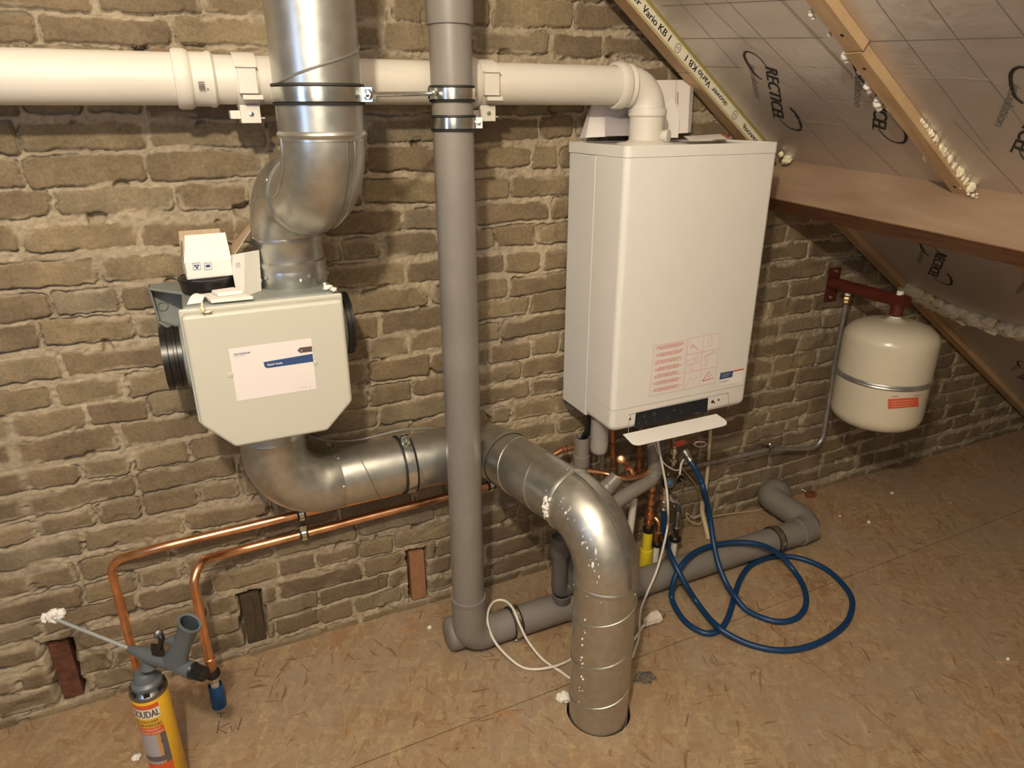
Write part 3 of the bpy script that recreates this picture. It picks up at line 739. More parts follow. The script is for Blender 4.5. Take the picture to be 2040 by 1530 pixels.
# welt over the outside of the bend
P1, P2 = [], []
for i, p in enumerate(full[:half]):
    tn = nz(full[min(i+1, half-1)]-full[max(i-1, 0)]); outw = nz(np.cross(np.cross(tn, sdv), tn)); ow = np.cross(sdv, tn)
    if ow@(A_-B_) < 0 and i < 3: ow = -ow
    ow = ow if ow@(nz(A_-B_)+np.array([0, 0, -.3])) > 0 else -ow
    for Q, an in ((P1, .42), (P2, .20)):
        dv = nz(ow*math.cos(an)+sdv*math.sin(an)*(1 if sdv[0] > 0 else -1)); Q.append(p+dv*(R*.985+.0004))
ue_ = mb.build('elbow', 'galv_dull', up)
for pts_, w_ in ((P1, .0010), (P2, .0014)):
    mb = MB(); mb.tube(pts_, w_, 6); subpart(mb, 'welt_seam', 'seam_dark' if w_ > .0012 else 'galv', ue_)
mb = MB(); c0 = A_+[0, 0, z_fl]; mb.lathe(c0, (0, 0, 1), [(R*.98, -.008), (R+.002, -.004), (R+.0035, 0), (R+.002, .004), (R, .006)], 64)
c1 = lerp(full[half-1], full[half], .1); mb.lathe(c1, full[half]-full[half-1], [(R*.98, -.006), (R+.003, 0), (R+.001, .006)], 64); mb.build('bead', 'galv', up)
mb = MB(); lo = full[half-1:]; mb.tube([lerp(lo[0], lo[1], .2)]+lo[1:], R*.985, 64, caps=False)
c2 = full[-1]; rivets(mb, lo[0]+nz(lo[1]-lo[0])*.02, nz(lo[1]-lo[0]), R, 6, .4)
mb.tube([p+nz(np.array([.15, -1, 0]))*0+np.cross(nz(lo[min(i+1, len(lo)-1)]-lo[max(i-1, 0)]), nz(-sdv))*0+(-sdv if sdv[0] > 0 else sdv)*(R*.985+.0004) for i, p in enumerate(lo)], .0016, 6)
mb.build('lower_elbow', 'galv_dull', up)
mb = MB(); s0 = np.array([stub[0], stub[1], 0]); zz = ztop+.10
mb.lathe(s0, (0, 0, 1), [(R*.97, zz+.012), (R+.001, zz+.010), (R+.0015, zz), (R-.001, zz-.004), (R-.001, ztop+.062), (R+.003, ztop+.058), (R+.003, ztop+.050), (R+.001, ztop+.044), (R+.002, ztop+.04), (R+.002, ztop+.012), (R-.001, ztop+.006), (R-.001, ztop)], 64)
rivets(mb, s0+[0, 0, ztop+.03], (0, 0, 1), R+.002, 5, -1.2, s=.0035); rivets(mb, s0+[0, 0, ztop+.022], (0, 0, 1), R+.002, 5, -1.45, s=.004); mb.build('collar', 'galv', up)
zc = W(632, 189, .38)[2]
cl = clamp((UX, -.38, zc), (0, 0, 1), R, (.82, -.57, 0), 'large rubber lined clamp around the upper spiral duct', .024, None, bs=1.5)

# ================================================================== GREY DRAIN PIPE
gx = W(915, 600, .25)[0]; gr = .0435
dr = thing('drain_pipe', 'grey plastic drain pipe coming down the wall and running right along the floor', 'pipe', (gx, -.25, 0))
fy = -.205; fz = .05
mb = MB(); mb.tube([(gx-.002, -.25, 1.62), (gx, -.25, .12)], gr, 48, caps=False)
mb.build('standing_pipe', 'pvc', dr)
zcp = W(893, 50, .25)[2]
mb = MB(); mb.lathe((gx-.002, -.25, zcp), (0, 0, 1), [(gr, -.001), (gr+.004, 0), (gr+.0045, .004), (gr+.0045, .40), (gr, .41)], 48); mb.build('coupling', 'pvc', dr)
elb = fillet([(gx, -.25, .19), (gx, -.25, fz), (gx+.22, fy-.01, fz)], [0, .055, 0], 12)
mb = MB(); zr = W(937, 1213, .25)[2]-.0
mb.tube(elb[:-1]+[elb[-2]+nz(elb[-1]-elb[-2])*.02], gr+.0035, 48, caps=True)
mb.lathe((gx, -.25, 0), (0, 0, 1), [(gr, .20), (gr+.0048, .199), (gr+.005, .192), (gr+.0035, .185)], 48)
mb.build('elbow', 'pvc', dr)
e1 = Fl(1615, 1052, .05); xe = e1[0]; ye = e1[1]
mb = MB(); mb.lathe((gx-.058, -.215, fz+.003), (1, 0, .0), [(.0001, 0), (.036, .001), (.044, .006), (.048, .014), (.048, .040), (.045, .046), (.044, .08)], 40); mb.build('blank_socket', 'pvc', dr)
D0 = np.array([gx+.05, -.243, fz]); D1 = np.array([xe, ye, fz])
mb = MB(); mb.tube([D0, D1], gr, 48, caps=True); mb.build('floor_pipe', 'pvc', dr)
dd = nz(D1-D0)
hole = np.array([drain_hole[0]+.01, drain_hole[1], 0])
endp = fillet([D1-dd*.05, D1+dd*.015, np.array([xe-.01, hole[1]-.00, .075]), np.array([hole[0], hole[1], .085]), np.array([hole[0], hole[1], -.06])], [0, .05, .05, .05, 0], 10)
mb = MB(); mb.tube(endp, gr+.003, 40)
mb.lathe(D1-dd*.06, dd, [(gr, -.004), (gr+.0045, -.002), (gr+.005, .006), (gr+.003, .012)], 48); mb.build('end_bend', 'pvc', dr)
# tee with swan-neck trap hidden left of the duct
tee = lerp(D0, D1, 0); tx = W(1148, 1150, .21)[0]; tp_ = D0+dd*((tx-D0[0])/dd[0])
mb = MB(); mb.tube([tp_-dd*.055, tp_+dd*.055], gr+.0035, 40); mb.tube([tp_+[0, 0, .02], tp_+[0, 0, .10]], .036, 32); mb.lathe(tp_, (0, 0, 1), [(.036, .10), (.039, .101), (.039, .125), (.028, .128)], 32)
mb.build('tee', 'pvc', dr)
tl = W(1103, 1130, .22); xl = tl[0]; za = tp_[2]+.10
mb = MB()
pth = fillet([(tp_[0], tp_[1], za), (tp_[0], tp_[1], za+.085), (xl+.045, tp_[1]-.005, za+.085), (xl+.045, tp_[1]-.005, za-.03), (xl-.0, tp_[1]-.01, za-.03), (xl, tp_[1]-.01, za+.15)], [0, .026, .026, .022, .022, 0], 8)
mb.tube(pth, .023, 28); mb.lathe((xl+.01, tp_[1]-.01, za-.065), (0, 0, 1), [(.0001, 0), (.027, 0), (.028, .004), (.028, .022), (.023, .024)], 28)
mb.lathe((xl, tp_[1]-.01, za+.10), (0, 0, 1), [(.023, 0), (.028, .002), (.028, .06), (.023, .062)], 28)
mb.build('swan_neck_trap', 'pvc_dark', dr)

zg = W(898, 187, .25)[2]
t = clamp((gx-.002, -.25, zg), (0, 0, 1), gr, (-.93, -.36, 0), 'upper of two clamps on the grey drain pipe, rod linking it to the duct clamp', .022, None, double=True)
ra = np.array([UX, -.38, zc])+nz([.82, -.57, 0])*(R+.02); rb_ = np.array([gx-.002, -.25, zg])+nz([-.93, -.36, 0])*(gr+.004)
mb = MB(); mb.tube([ra, rb_], .0042, 12); mb.lathe(ra, rb_-ra, [(.008, -.012), (.0095, -.010), (.0095, .006), (.006, .008)], 6); mb.build('threaded_rod', 'zinc', t)
zg2 = W(905, 245, .25)[2]
clamp((gx-.001, -.25, zg2), (0, 0, 1), gr, (.93, -.36, 0), 'lower of two clamps high on the grey drain pipe, bolt pointing right', .022, None)
c = D0+dd*((W(1017, 1232, .22)[0]-D0[0])/dd[0]); clamp(c, dd, gr, (0, -.5, -1), 'steel clamp on the floor drain beside its left elbow', .020, None, bs=.9)
c = D0+dd*((W(1517, 1062, .19)[0]-D0[0])/dd[0]); clamp(c, dd, gr, (0, -.5, -1), 'steel clamp on the floor drain near its right bend', .020, None, bs=.9)

# ================================================================== LOWER VENTILATION DUCT
lp = W(547, 880, .125); hz = W(800, 925, .11)[2]; ly = -.11
lo_ = thing('ventilation_duct', 'galvanised duct from under the ventilation unit, bending down through a hole in the floor', 'duct', (DUCT[0], DUCT[1], 0))
lx = lp[0]-.003
crn = np.array([.655, ly, hz])
mb = MB(); P = fillet([(lx, -.125, .80), (lx, ly-.01, hz), (.40, ly, hz)], [0, .115, 0], 18)
mb.tube(P[:-1]+[np.array([lx+.135, ly, hz])], R, 64, caps=False)
# side welt of the bend
mb.tube([p+np.array([0, -1, 0])*(R*.72)+nz(np.cross(nz(P[min(i+1, len(P)-1)]-P[max(i-1, 0)]), [0, 1., 0]))*0 + nz(np.array([p[0]-(lx+.115), 0, p[2]-(hz+.115)]))*0 for i, p in enumerate(P[1:-1])], .0001, 4)
mb.build('elbow', 'galv_dull', lo_)
mb = MB(); mb.lathe((lx, -.125, 0), (0, 0, 1), [(R+.001, .80), (R+.0015, hz+.165), (R+.003, hz+.160), (R+.001, hz+.155)], 64); rivets(mb, (lx, -.125, hz+.185), (0, 0, 1), R+.001, 4, -1.1); mb.build('collar', 'galv', lo_)
mb = MB(); x1 = .60; mb.tube([(lx+.125, ly, hz), (x1+.03, ly, hz)], R-.001, 64, caps=False)
mb.lathe((lx+.13, ly, hz), (1, 0, 0), [(R-.001, -.006), (R+.002, 0), (R+.001, .006)], 64)
helix(mb, (lx+.14, ly, hz), (x1, ly, hz), R-.001, .13, 1.0, w=.0017)
rivets(mb, (lx+.145, ly, hz), (1, 0, 0), R, 6, .9); mb.build('spiral_pipe', 'galv', lo_)
dirF = nz([DUCT[0]-crn[0], DUCT[1]-crn[1], 0]);
bend2 = fillet([(x1-.02, ly, hz), crn, crn+dirF*.25], [0, .11, 0], 14)
mb = MB(); mb.tube(bend2[:-1]+[bend2[-2]+dirF*.02], R+.001, 64, caps=False)
mb.lathe((bend2[1][0]-.012, ly, hz), (1, 0, 0), [(R, -.03), (R+.0025, -.028), (R+.0025, -.022), (R+.001, -.020), (R+.001, .004), (R+.003, .006), (R+.003, .011), (R+.001, .013)], 64)
mb.lathe(bend2[-2]+dirF*.015, dirF, [(R, -.006), (R+.003, 0), (R+.001, .006)], 64)
mb.build('bend', 'galv', lo_)
rv = .135
top = fillet([crn+dirF*.16, np.array([DUCT[0], DUCT[1], hz]), np.array([DUCT[0], DUCT[1], .2])], [0, rv, 0], 20)
st = bend2[-2]+dirF*.01
mb = MB(); mb.tube([st, top[1]+dirF*.01], R-.001, 64, caps=False); 
if np.linalg.norm(top[1]-st) > .04: helix(mb, st, top[1], R-.001, .11, .6, w=.0015)
rivets(mb, top[1]-dirF*.015, dirF, R, 6, .5); mb.build('short_pipe', 'galv', lo_)
mb = MB(); mb.tube(top[1:-1]+[top[-2]+np.array([0, 0, -.012])], R+.001, 64, caps=False)
sv = np.cross(dirF, [0, 0, 1.]); sv = sv if sv[0] > 0 else -sv
def onb(an):
    Q = []
    for i, p in enumerate(top[1:-1]):
        tn = nz(top[min(i+2, len(top)-1)]-top[i]); ow = nz(np.cross(sv, tn)); ow = ow if ow@(dirF+np.array([0, 0, 1.])) > 0 else -ow
        Q.append(p+nz(ow*math.cos(an)+sv*math.sin(an))*(R+.0012))
    return Q
sm_ = [([p+nz(p-c_)*.0014 for p, c_ in zip(onb(a_), top[1:-1])], w_) for a_, w_ in ((-.06, .0008), (.04, .0014))]
c3 = top[1]; mb.lathe(c3, dirF, [(R, -.004), (R+.004, 0), (R+.004, .004), (R+.001, .010)], 64)
ub_ = mb.build('upper_bend', 'galv_dull', lo_)
for pts_, w_ in sm_:
    mb = MB(); mb.tube(pts_, w_, 6); subpart(mb, 'welt_seam', 'seam_dark', ub_)
zb = top[-2][2]
mb = MB(); mb.lathe((DUCT[0], DUCT[1], zb-.012), (0, 0, 1), [(R, -.006), (R+.003, 0), (R+.003, .004), (R+.001, .007)], 64); rivets(mb, (DUCT[0], DUCT[1], zb-.028), (0, 0, 1), R, 5, -1.0)
mb.tube([(DUCT[0], DUCT[1], zb-.005), (DUCT[0], DUCT[1], -.15)], R-.0005, 64, caps=False); helix(mb, (DUCT[0], DUCT[1], -.1), (DUCT[0], DUCT[1], zb-.03), R, .125, .9, w=.0016); mb.build('standing_pipe', 'galv_dull', lo_)
# dried mortar splashes
mb = MB(); q = random.Random(9)
qc = top[1]; x_ = nz(np.cross(dirF, [0, 0, 1.]))*-1
for i in range(26):
    a = q.uniform(-.15, .55); d = nz(-sv*math.cos(a)+np.array([0, 0, -1])*math.sin(a)*.3+np.array([0, 0, 1])*q.uniform(-.1, .5)); mb.blob(qc+d*(R+.003)+dirF*q.uniform(-.006, .012), q.uniform(.002, .006), 1, .5, i, (1, 1, 1.3))
for i in range(34):
    k = q.randrange(4, len(top)-3); p = top[k]; tn = nz(top[k+1]-top[k-1]); ow = np.cross(sv, tn); ow = ow if ow@(dirF+np.array([0, 0, 1.])) > 0 else -ow
    an = -1.0-q.uniform(-.12, .22); mb.blob(p+nz(ow*math.cos(an)+sv*math.sin(an))*(R+.0008), q.uniform(.0007, .0022)*(2.0 if i % 9 == 0 else 1), 2, .6, i, (.8, .9, q.uniform(1, 3)))
for i in range(22):
    an = math.radians(200+q.uniform(-4, 4)); mb.blob((DUCT[0]+math.cos(an)*R, DUCT[1]+math.sin(an)*R, q.uniform(.05, zb)), q.uniform(.001, .003), 1, .4, i)
mb.build('mortar_splash', 'foamw', lo_)['kind'] = 'stuff'
cx = W(806, 918, ly*-1)[0]
clamp((cx, ly, hz), (1, 0, 0), R, (0, -.25, 1), 'large rubber lined clamp around the horizontal duct', .024, None, double=True, bs=1.3)
mb = MB(); P = cr([W(600, 862, .08), W(625, 872, .04), W(660, 879, .04), W(710, 877, .04), W(760, 866, .05), W(800, 857, .06), W(850, 854, .05), W(880, 856, .02)], 8); mb.tube(P, .0034, 10)
tag(mb.build('grey_cable', 'pvc'), 'thin grey cable from under the ventilation unit running behind the horizontal duct', 'cable')

# ================================================================== VENTILATION UNIT
hx0, hx1, hz0, hz1 = -.051, .268, .776, 1.080
hd_ = .28
un = thing('ventilation_unit', 'cream and grey ventilation unit on the wall with a guide card on its front', 'ventilation unit', ((hx0+hx1)/2, 0, hz0))
def hru_poly(y, ins=0.0, zt=hz1):
    c = .058-ins*.4; lowz = hz0+ins
    return [(hx0+ins, y, zt-ins), (hx0+ins, y, lowz+.062), (hx0+ins+.060, y, lowz), (hx1-ins-.062, y, lowz), (hx1-ins, y, lowz+.060), (hx1-ins, y, zt-ins)]
mb = MB(); mb.prism([(x, y, z+(.012 if z > 1.0 else 0)) for x, y, z in hru_poly(-.012, .008)], (0, -.235, 0)); mb.build('housing', 'hru_grey', un, bevel=.006)
mb = MB(); mb.prism(hru_poly(-.242, .0), (0, -.010, 0)); mb.build('cover_rim', 'cream', un, bevel=.004)
mb = MB(); mb.prism([(hx0+.004, -.251, hz1-.006), (hx0+.004, -.251, hz0+.066), (hx0+.062, -.251, hz0+.003), (hx1-.064, -.251, hz0+.003), (hx1-.004, -.251, hz0+.064), (hx1-.004, -.251, hz1-.006)], (0, -.029, 0)); cov = mb.build('front_cover', 'cream', un, bevel=.009, bseg=5)
for xx, l in ((hx0-.004, 'left'), (hx1+.003, 'right')):
    sg = -1 if l == 'left' else 1
    mb = MB(); zc_, yc_ = (.955, -.15) if l == 'left' else (.99, -.17); ln = .042 if l == 'left' else .022; rr = .066 if l == 'left' else .070
    mb.lathe((xx+.006*-sg, yc_, zc_), (sg, 0, 0), [(rr+.006, -.01), (rr+.006, .008), (rr, .010)], 48, 1)
    mb.lathe((xx, yc_, zc_), (sg, 0, 0), [(rr-.002, 0), (rr-.002, ln*.3), (rr+.001, ln*.33), (rr+.001, ln*.45), (rr-.002, ln*.48), (rr-.002, ln*.7), (rr+.001, ln*.73), (rr+.001, ln), (rr-.004, ln), (rr-.006, ln*.8), (.0001, ln*.75)], 48, 0)
    mb.build('port', ['black', 'hru_grey'], un)
# mounting ear on the left
mb = MB(); e0 = W(308, 560, .02); zt = hz1+.006
mb.prism([(hx0+.02, -.014, zt), (-.108, -.014, zt+.0), (-.108, -.05, zt), (hx0+.02, -.14, zt)], (0, 0, -.006)); 
mb.prism([(hx0+.02, -.012, zt), (-.108, -.012, zt), (-.102, -.012, zt-.085), (hx0+.02, -.012, zt-.125)], (0, -.005, 0))
mb.prism([(-.108, -.012, zt), (-.108, -.05, zt), (-.103, -.03, zt-.08), (-.103, -.012, zt-.08)], (.005, 0, 0))
mb.prism([(-.105, -.012, zt-.078), (-.105, -.032, zt-.078), (hx0+.02, -.11, zt-.118), (hx0+.02, -.012, zt-.118)], (0, 0, -.005))
mb.lathe((-.088, -.017, zt-.05), (0, -1, 0), [(.011, 0), (.012, .004), (.008, .005), (.008, 0)], 20)
mb.build('mounting_ear', 'hru_grey', un, bevel=.002)
# card in its holder
FY = -.2800; xv = np.array([1., 0, 0]); zv = np.array([0, 0, 1.]); nv = np.array([0, -1., 0])
def hp(x, y, o=0): return W(250+x/3.4, 400+y/3.4, .280+o)
mb = MB(); cq = [hp(697, 1003), hp(1258, 930), hp(1293, 1272), hp(757, 1357)]
mb.prism([p+nv*.0002 for p in cq], nv*.0006, 0)
cax = nz(cq[1]-cq[0]); cay = nz(cq[0]-cq[3])
mb.prism([p+nv*.0009 for p in (hp(935, 1092), hp(1266, 1035), hp(1272, 1088), hp(960, 1133), hp(942, 1124))], nv*.0002, 1)
mb.prism([p+nv*.0009 for p in (hp(1163, 1014), hp(1180, 994), hp(1262, 984), hp(1264, 1020), hp(1184, 1030))], nv*.0002, 2)
text(mb, 'Quick Guide', hp(962, 1120, .0012), cax, cay, nv, .030, .0052, 0, 0, bold=.0002)
text(mb, 'Vitex Residential', hp(733, 1046, .001), cax, cay, nv, .031, .0036, 0, 1, bold=.0001)
text(mb, 'FWL 5 ECO', hp(733, 1060, .001), cax, cay, nv, .022, .003, 0, 3)
text(mb, 'Q', hp(1186, 1022, .0012), cax, cay, nv, .0035, .0045, 0, 0)
text(mb, 'www.guide', hp(1172, 1272, .001), cax, cay, nv, .017, .0018, 0, 2); text(mb, '1', hp(1250, 1264, .001), cax, cay, nv, .001, .003, 0, 2)
cd = mb.build('guide_card', ['pinkpaper', 'navy', 'darkprint', 'greyprint'], un, angle=60); cd['label'] = 'white guide card with a blue bar'
for q in ((712, 1180), (1285, 1096)):
    mb = MB(); mb.lathe(hp(*q), nv, [(.0001, .002), (.0045, .0018), (.0062, .0)], 20); mb.build('card_thumb_notch', 'cream', un)

# things lying on the unit
zt = hz1+.0045
def on(x, y, h=0.0): return Fl(250+x/3.4, 400+y/3.4, zt+h)
mb = MB(); c = W(416, 556, .13); c = np.array([c[0], -.125, zt])
mb.lathe(c, (0, 0, 1), [(.0001, 0), (.052, 0), (.056, .004), (.058, .022), (.060, .026), (.060, .032), (.054, .034), (.0001, .034)], 48)
for k in range(5): mb.tube([c+np.array([(.025+.007*k)*math.cos(a), (.025+.007*k)*math.sin(a), .0345]) for a in np.linspace(0, 2*math.pi, 40)], .0008, 5)
tag(mb.build('black_vent_cap', 'black'), 'round black plastic cap lying on the ventilation unit under the open box', 'cap')
bx = thing('cardboard_box', 'small open cardboard box with raised flaps on top of the ventilation unit', 'box', c+[0, 0, .035])
zb0 = zt+.0355
F0 = np.array([W(372, 540, .165)[0]-.002, -.168, zb0]); uxb = nz([1, .06, 0]); uyb = np.cross([0, 0, 1.], uxb)
bw, bd, bh = .090, .088, .034
def bp_(a, b, h): return F0+uxb*a*bw+uyb*b*bd+np.array([0, 0, h])
mb = MB()
def panel(pts, n, th=.0012):
    pts = [np.asarray(p, float) for p in pts]; mb.prism(pts, np.asarray(n, float)*th, 0); mb.prism([p+np.asarray(n, float)*th for p in pts], np.asarray(n, float)*.0004, 1)
panel([bp_(0, 0, 0), bp_(1, 0, 0), bp_(1, 0, bh), bp_(0, 0, bh)], uyb); panel([bp_(0, 1, 0), bp_(1, 1, 0), bp_(1, 1, bh), bp_(0, 1, bh)], -uyb)
panel([bp_(0, 0, 0), bp_(0, 1, 0), bp_(0, 1, bh), bp_(0, 0, bh)], uxb); panel([bp_(1, 0, 0), bp_(1, 1, 0), bp_(1, 1, bh), bp_(1, 0, bh)], -uxb)
panel([bp_(0, 0, 0), bp_(1, 0, 0), bp_(1, 1, 0), bp_(0, 1, 0)], (0, 0, 1))
mb.build('tray', ['paper', 'card'], bx)
for nm, pts in (('front_flap', [bp_(0, 0, bh), bp_(1, 0, bh), bp_(.98, .25, bh+.052), bp_(.12, .25, bh+.052)]),
                ('back_flap', [bp_(0, 1, bh), bp_(1, 1, bh), bp_(.95, 1.15, bh+.05), bp_(.05, 1.15, bh+.05)]),
                ('left_flap', [bp_(0, 0, bh), bp_(0, 1, bh), bp_(.06, .9, bh+.035), bp_(.06, .3, bh+.035)]),
                ('right_flap', [bp_(1, 0, bh), bp_(1, 1, bh), bp_(1.85, 1.05, bh+.075), bp_(1.75, .5, bh+.07)])):
    mb = MB(); pts = [np.asarray(p) for p in pts]; n_ = nz(np.cross(pts[1]-pts[0], pts[3]-pts[0])); 
    white_front = nm == 'front_flap'
    if n_[1] > 0: n_ = -n_
    mb.prism(pts, n_*.0006, 0 if not white_front else 1); mb.prism([p-n_*.0007 for p in pts], n_*.0006, 1 if not white_front else 0)
    mb.build(nm, ['card', 'paper'], bx)
mb = MB()
for cxp in (482, 559):
    c_ = W(250+cxp/3.4, 400+445/3.4, .170); s = .0068
    c_[1] = F0[1]+uxb[1]*(c_[0]-F0[0])-.0012
    ribbon(mb, [c_+uxb*s*a+np.array([0, 0, s*b]) for a, b in ((-1, -1), (1, -1), (1, 1), (-1, 1), (-1, -1))], .0004, nv, 0, .0002)
    if cxp == 482:
        for a in (.5, 2.6, 4.7): mb.lathe(c_+uxb*.003*math.cos(a)+np.array([0, 0, .003*math.sin(a)])+nv*.0003, nv, [(.0001, .0001), (.0022, .0001)], 12)
    else: mb.obox(c_-uxb*.0042-np.array([0, 0, .002])+nv*.0002, uxb*.0084, np.array([0, 0, .005]), nv*.0002)
mb.build('pictogram', 'navy', bx)
# folded leaflet leaning on the collar
mb = MB(); q = [(457, 509, .15), (487, 503, .19), (516, 498, .165), (519, 565, .175), (485, 579, .215), (468, 566, .185)]
P = [W(*p) for p in q]; P[3][2] = zt; P[4][2] = zt; P[5][2] = zt+.004
mb.add(P, [(0, 1, 4, 5), (1, 2, 3, 4)]); mb.add([p+np.array([.0003, .0008, 0]) for p in P], [(5, 4, 1, 0), (4, 3, 2, 1)])
o = mb.build('leaflet', 'paper', angle=10); tag(o, 'folded white leaflet standing between the cardboard box and the duct collar', 'leaflet')
mb = MB(); n_ = nz(np.cross(P[1]-P[0], P[5]-P[0])); n_ = n_ if n_[1] < 0 else -n_
cc = lerp(lerp(P[0], P[1], .55), lerp(P[5], P[4], .5), .28)
for rr in (.007,): ribbon(mb, [cc+nz(P[1]-P[0])*rr*math.cos(a)+nz(P[5]-P[0])*rr*.7*math.sin(a) for a in np.linspace(0, 2*math.pi, 20)], .0004, n_)
ribbon(mb, [cc-nz(P[1]-P[0])*.006+nz(P[5]-P[0])*-.004, cc+nz(P[1]-P[0])*.006+nz(P[5]-P[0])*.004], .0004, n_); ribbon(mb, [cc-nz(P[1]-P[0])*.006+nz(P[5]-P[0])*.004, cc+nz(P[1]-P[0])*.006+nz(P[5]-P[0])*-.004], .0004, n_)
pr_ = mb.build('print_mark', 'darkprint', None); pr_.parent = o
# wall switch plate
sw = thing('wall_controller', 'flat square white control plate lying on the front edge of the ventilation unit', 'controller', on(690, 660))
def plate(qs, h0, h1, name, bev):
    mb = MB(); mb.prism([on(*q, h0) for q in qs], (0, 0, h1-h0)); mb.build(name, 'paper', sw, bevel=bev)
plate([(520, 652), (745, 622), (868, 668), (582, 696)], .002, .009, 'frame', .0015)
plate([(585, 632), (735, 610), (800, 632), (628, 652)], .0095, .018, 'rocker', .002)
mb = MB(); P = [on(415, 705, .001), on(520, 690, .001), on(560, 640, .016), on(480, 625, .016)]
G1 = [lerp(P[0], P[3], t)+np.array([0, 0, .006*math.sin(math.pi*t)]) for t in np.linspace(0, 1, 7)]; G2 = [lerp(P[1], P[2], t)+np.array([0, 0, .006*math.sin(math.pi*t)]) for t in np.linspace(0, 1, 7)]
mb.add(G1+G2, [(i, i+1, i+8, i+7) for i in range(6)]); tag(mb.build('instruction_slip', 'paper'), 'curled white instruction slip beside the white control plate', 'paper')
mb = MB(); mb.blob(on(1370, 585, .006), .006, 2, .5, 2, (1.8, 1, 1)); mb.blob(on(1410, 600, .005), .005, 2, .5, 4, (1.5, 1, 1)); mb.blob(on(1350, 565, .006), .004, 2, .5, 4)
tag(mb.build('foam_blob', 'foamw'), 'little white foam worm on the right corner of the ventilation unit', 'foam')
mb = MB(); mb.blob(W(250+520/3.4, 400+730/3.4, .283), .005, 2, .6, 8, (.7, .6, 2)); mb.blob(W(250+560/3.4, 400+752/3.4, .283), .004, 2, .6, 9, (1.8, .5, .6))
tag(mb.build('foam_blob', 'foam'), 'yellowish foam smear on the top rim of the cream cover', 'foam')

# ================================================================== WHITE FLUE
fd = .125; pa_, pb_ = W(0, 149.4, fd), W(1218, 172.4, fd); fr_ = .0460
zf = (pa_[2]+pb_[2])/2
fl = thing('flue_pipe', 'white plastic flue pipe across the top of the wall, bending down into the boiler', 'flue pipe', (pb_[0], -fd, zf))
fxe = W(1292, 175, .135)[0]
def fx(px, py=160): return W(px, py, fd)[0]
mb = MB(); mb.tube([(-1.0, -fd, zf), (fx(385), -fd, zf)], fr_+.001, 48); mb.build('pipe_section', 'white_pp', fl)
mb = MB(); mb.tube([(fx(400), -fd, zf), (fx(900), -fd, zf)], fr_-.001, 48); mb.build('pipe_section', 'white_pp', fl)
mb = MB(); mb.tube([(fx(880), -fd, zf), (fx(1240), -fd, zf)], fr_-.001, 48); mb.build('pipe_section', 'white_pp', fl)
def socket(x, s=1, body=.055):
    mb = MB(); mb.lathe((x, -fd, zf), (s, 0, 0), [(fr_, -.004), (fr_+.006, -.003), (fr_+.0085, .002), (fr_+.0085, .020), (fr_+.006, .025), (fr_+.003, .028), (fr_+.003, body), (fr_+.005, body+.003), (fr_+.005, body+.010), (fr_, body+.015)], 48); return mb
sk = socket(fx(351), 1).build('coupling', 'white_pp', fl)
mb = MB(); xx = fx(401); dlt = .0007
for i in range(12):
    w_ = random.Random(i).uniform(.0012, .003); a0 = .05-.0032*i
    mb.obox((xx-.008, -fd-math.sqrt((fr_+.0035)**2-(a0-.02)**2), zf+a0-.035), (.011, 0, 0), (0, 0, .0018), (0, -.0003, 0))
mb.obox((xx+.012, -fd-math.sqrt((fr_+.0037)**2-(.02)**2), zf-.022), (.001, 0, 0), (0, 0, .035), (0, -.0003, 0))
mb.obox((xx+.006, -fd-math.sqrt((fr_+.0037)**2-(.02)**2), zf-.02), (.003, 0, 0), (0, 0, .012), (0, -.0003, 0))
mb.build('barcode_print', 'darkprint', fl)
socket(fx(944), -1, .075).build('coupling', 'white_pp', fl)
x_s = fx(1224); mb = socket(x_s, 1, .030)
zz = W(1292, 225, .13)[2]; er = .054
ep = fillet([(x_s+.02, -fd, zf), (fxe, -fd, zf), (fxe, -fd-.01, zz)], [0, er, 0], 14)
mb.tube(ep, fr_-.001, 48, caps=False); mb.build('elbow', 'white_pp', fl)
zbt = 1.352
mb = MB(); fs = .0445
mb.lathe((fxe, -fd-.012, 0), (0, 0, 1), [(fs-.004, zz+.012), (fs+.003, zz+.010), (fs+.004, zz+.006), (fs+.004, zz-.006), (fs, zz-.010), (fs-.001, zbt+.02), (fs-.001, zbt-.01)], 48); mb.build('adapter', 'white_pp', fl)
mb = MB(); tpp = W(1316, 275, .18); tc = np.array([fxe+.030, -fd-.05, zbt+.028]); dn = nz([.5, -.85, 0]); mb.lathe(tc-dn*.02, dn, [(.013, 0), (.014, .022), (.0155, .024), (.0155, .032), (.0001, .033)], 24); mb.build('test_point_cap', 'white_pp', fl)
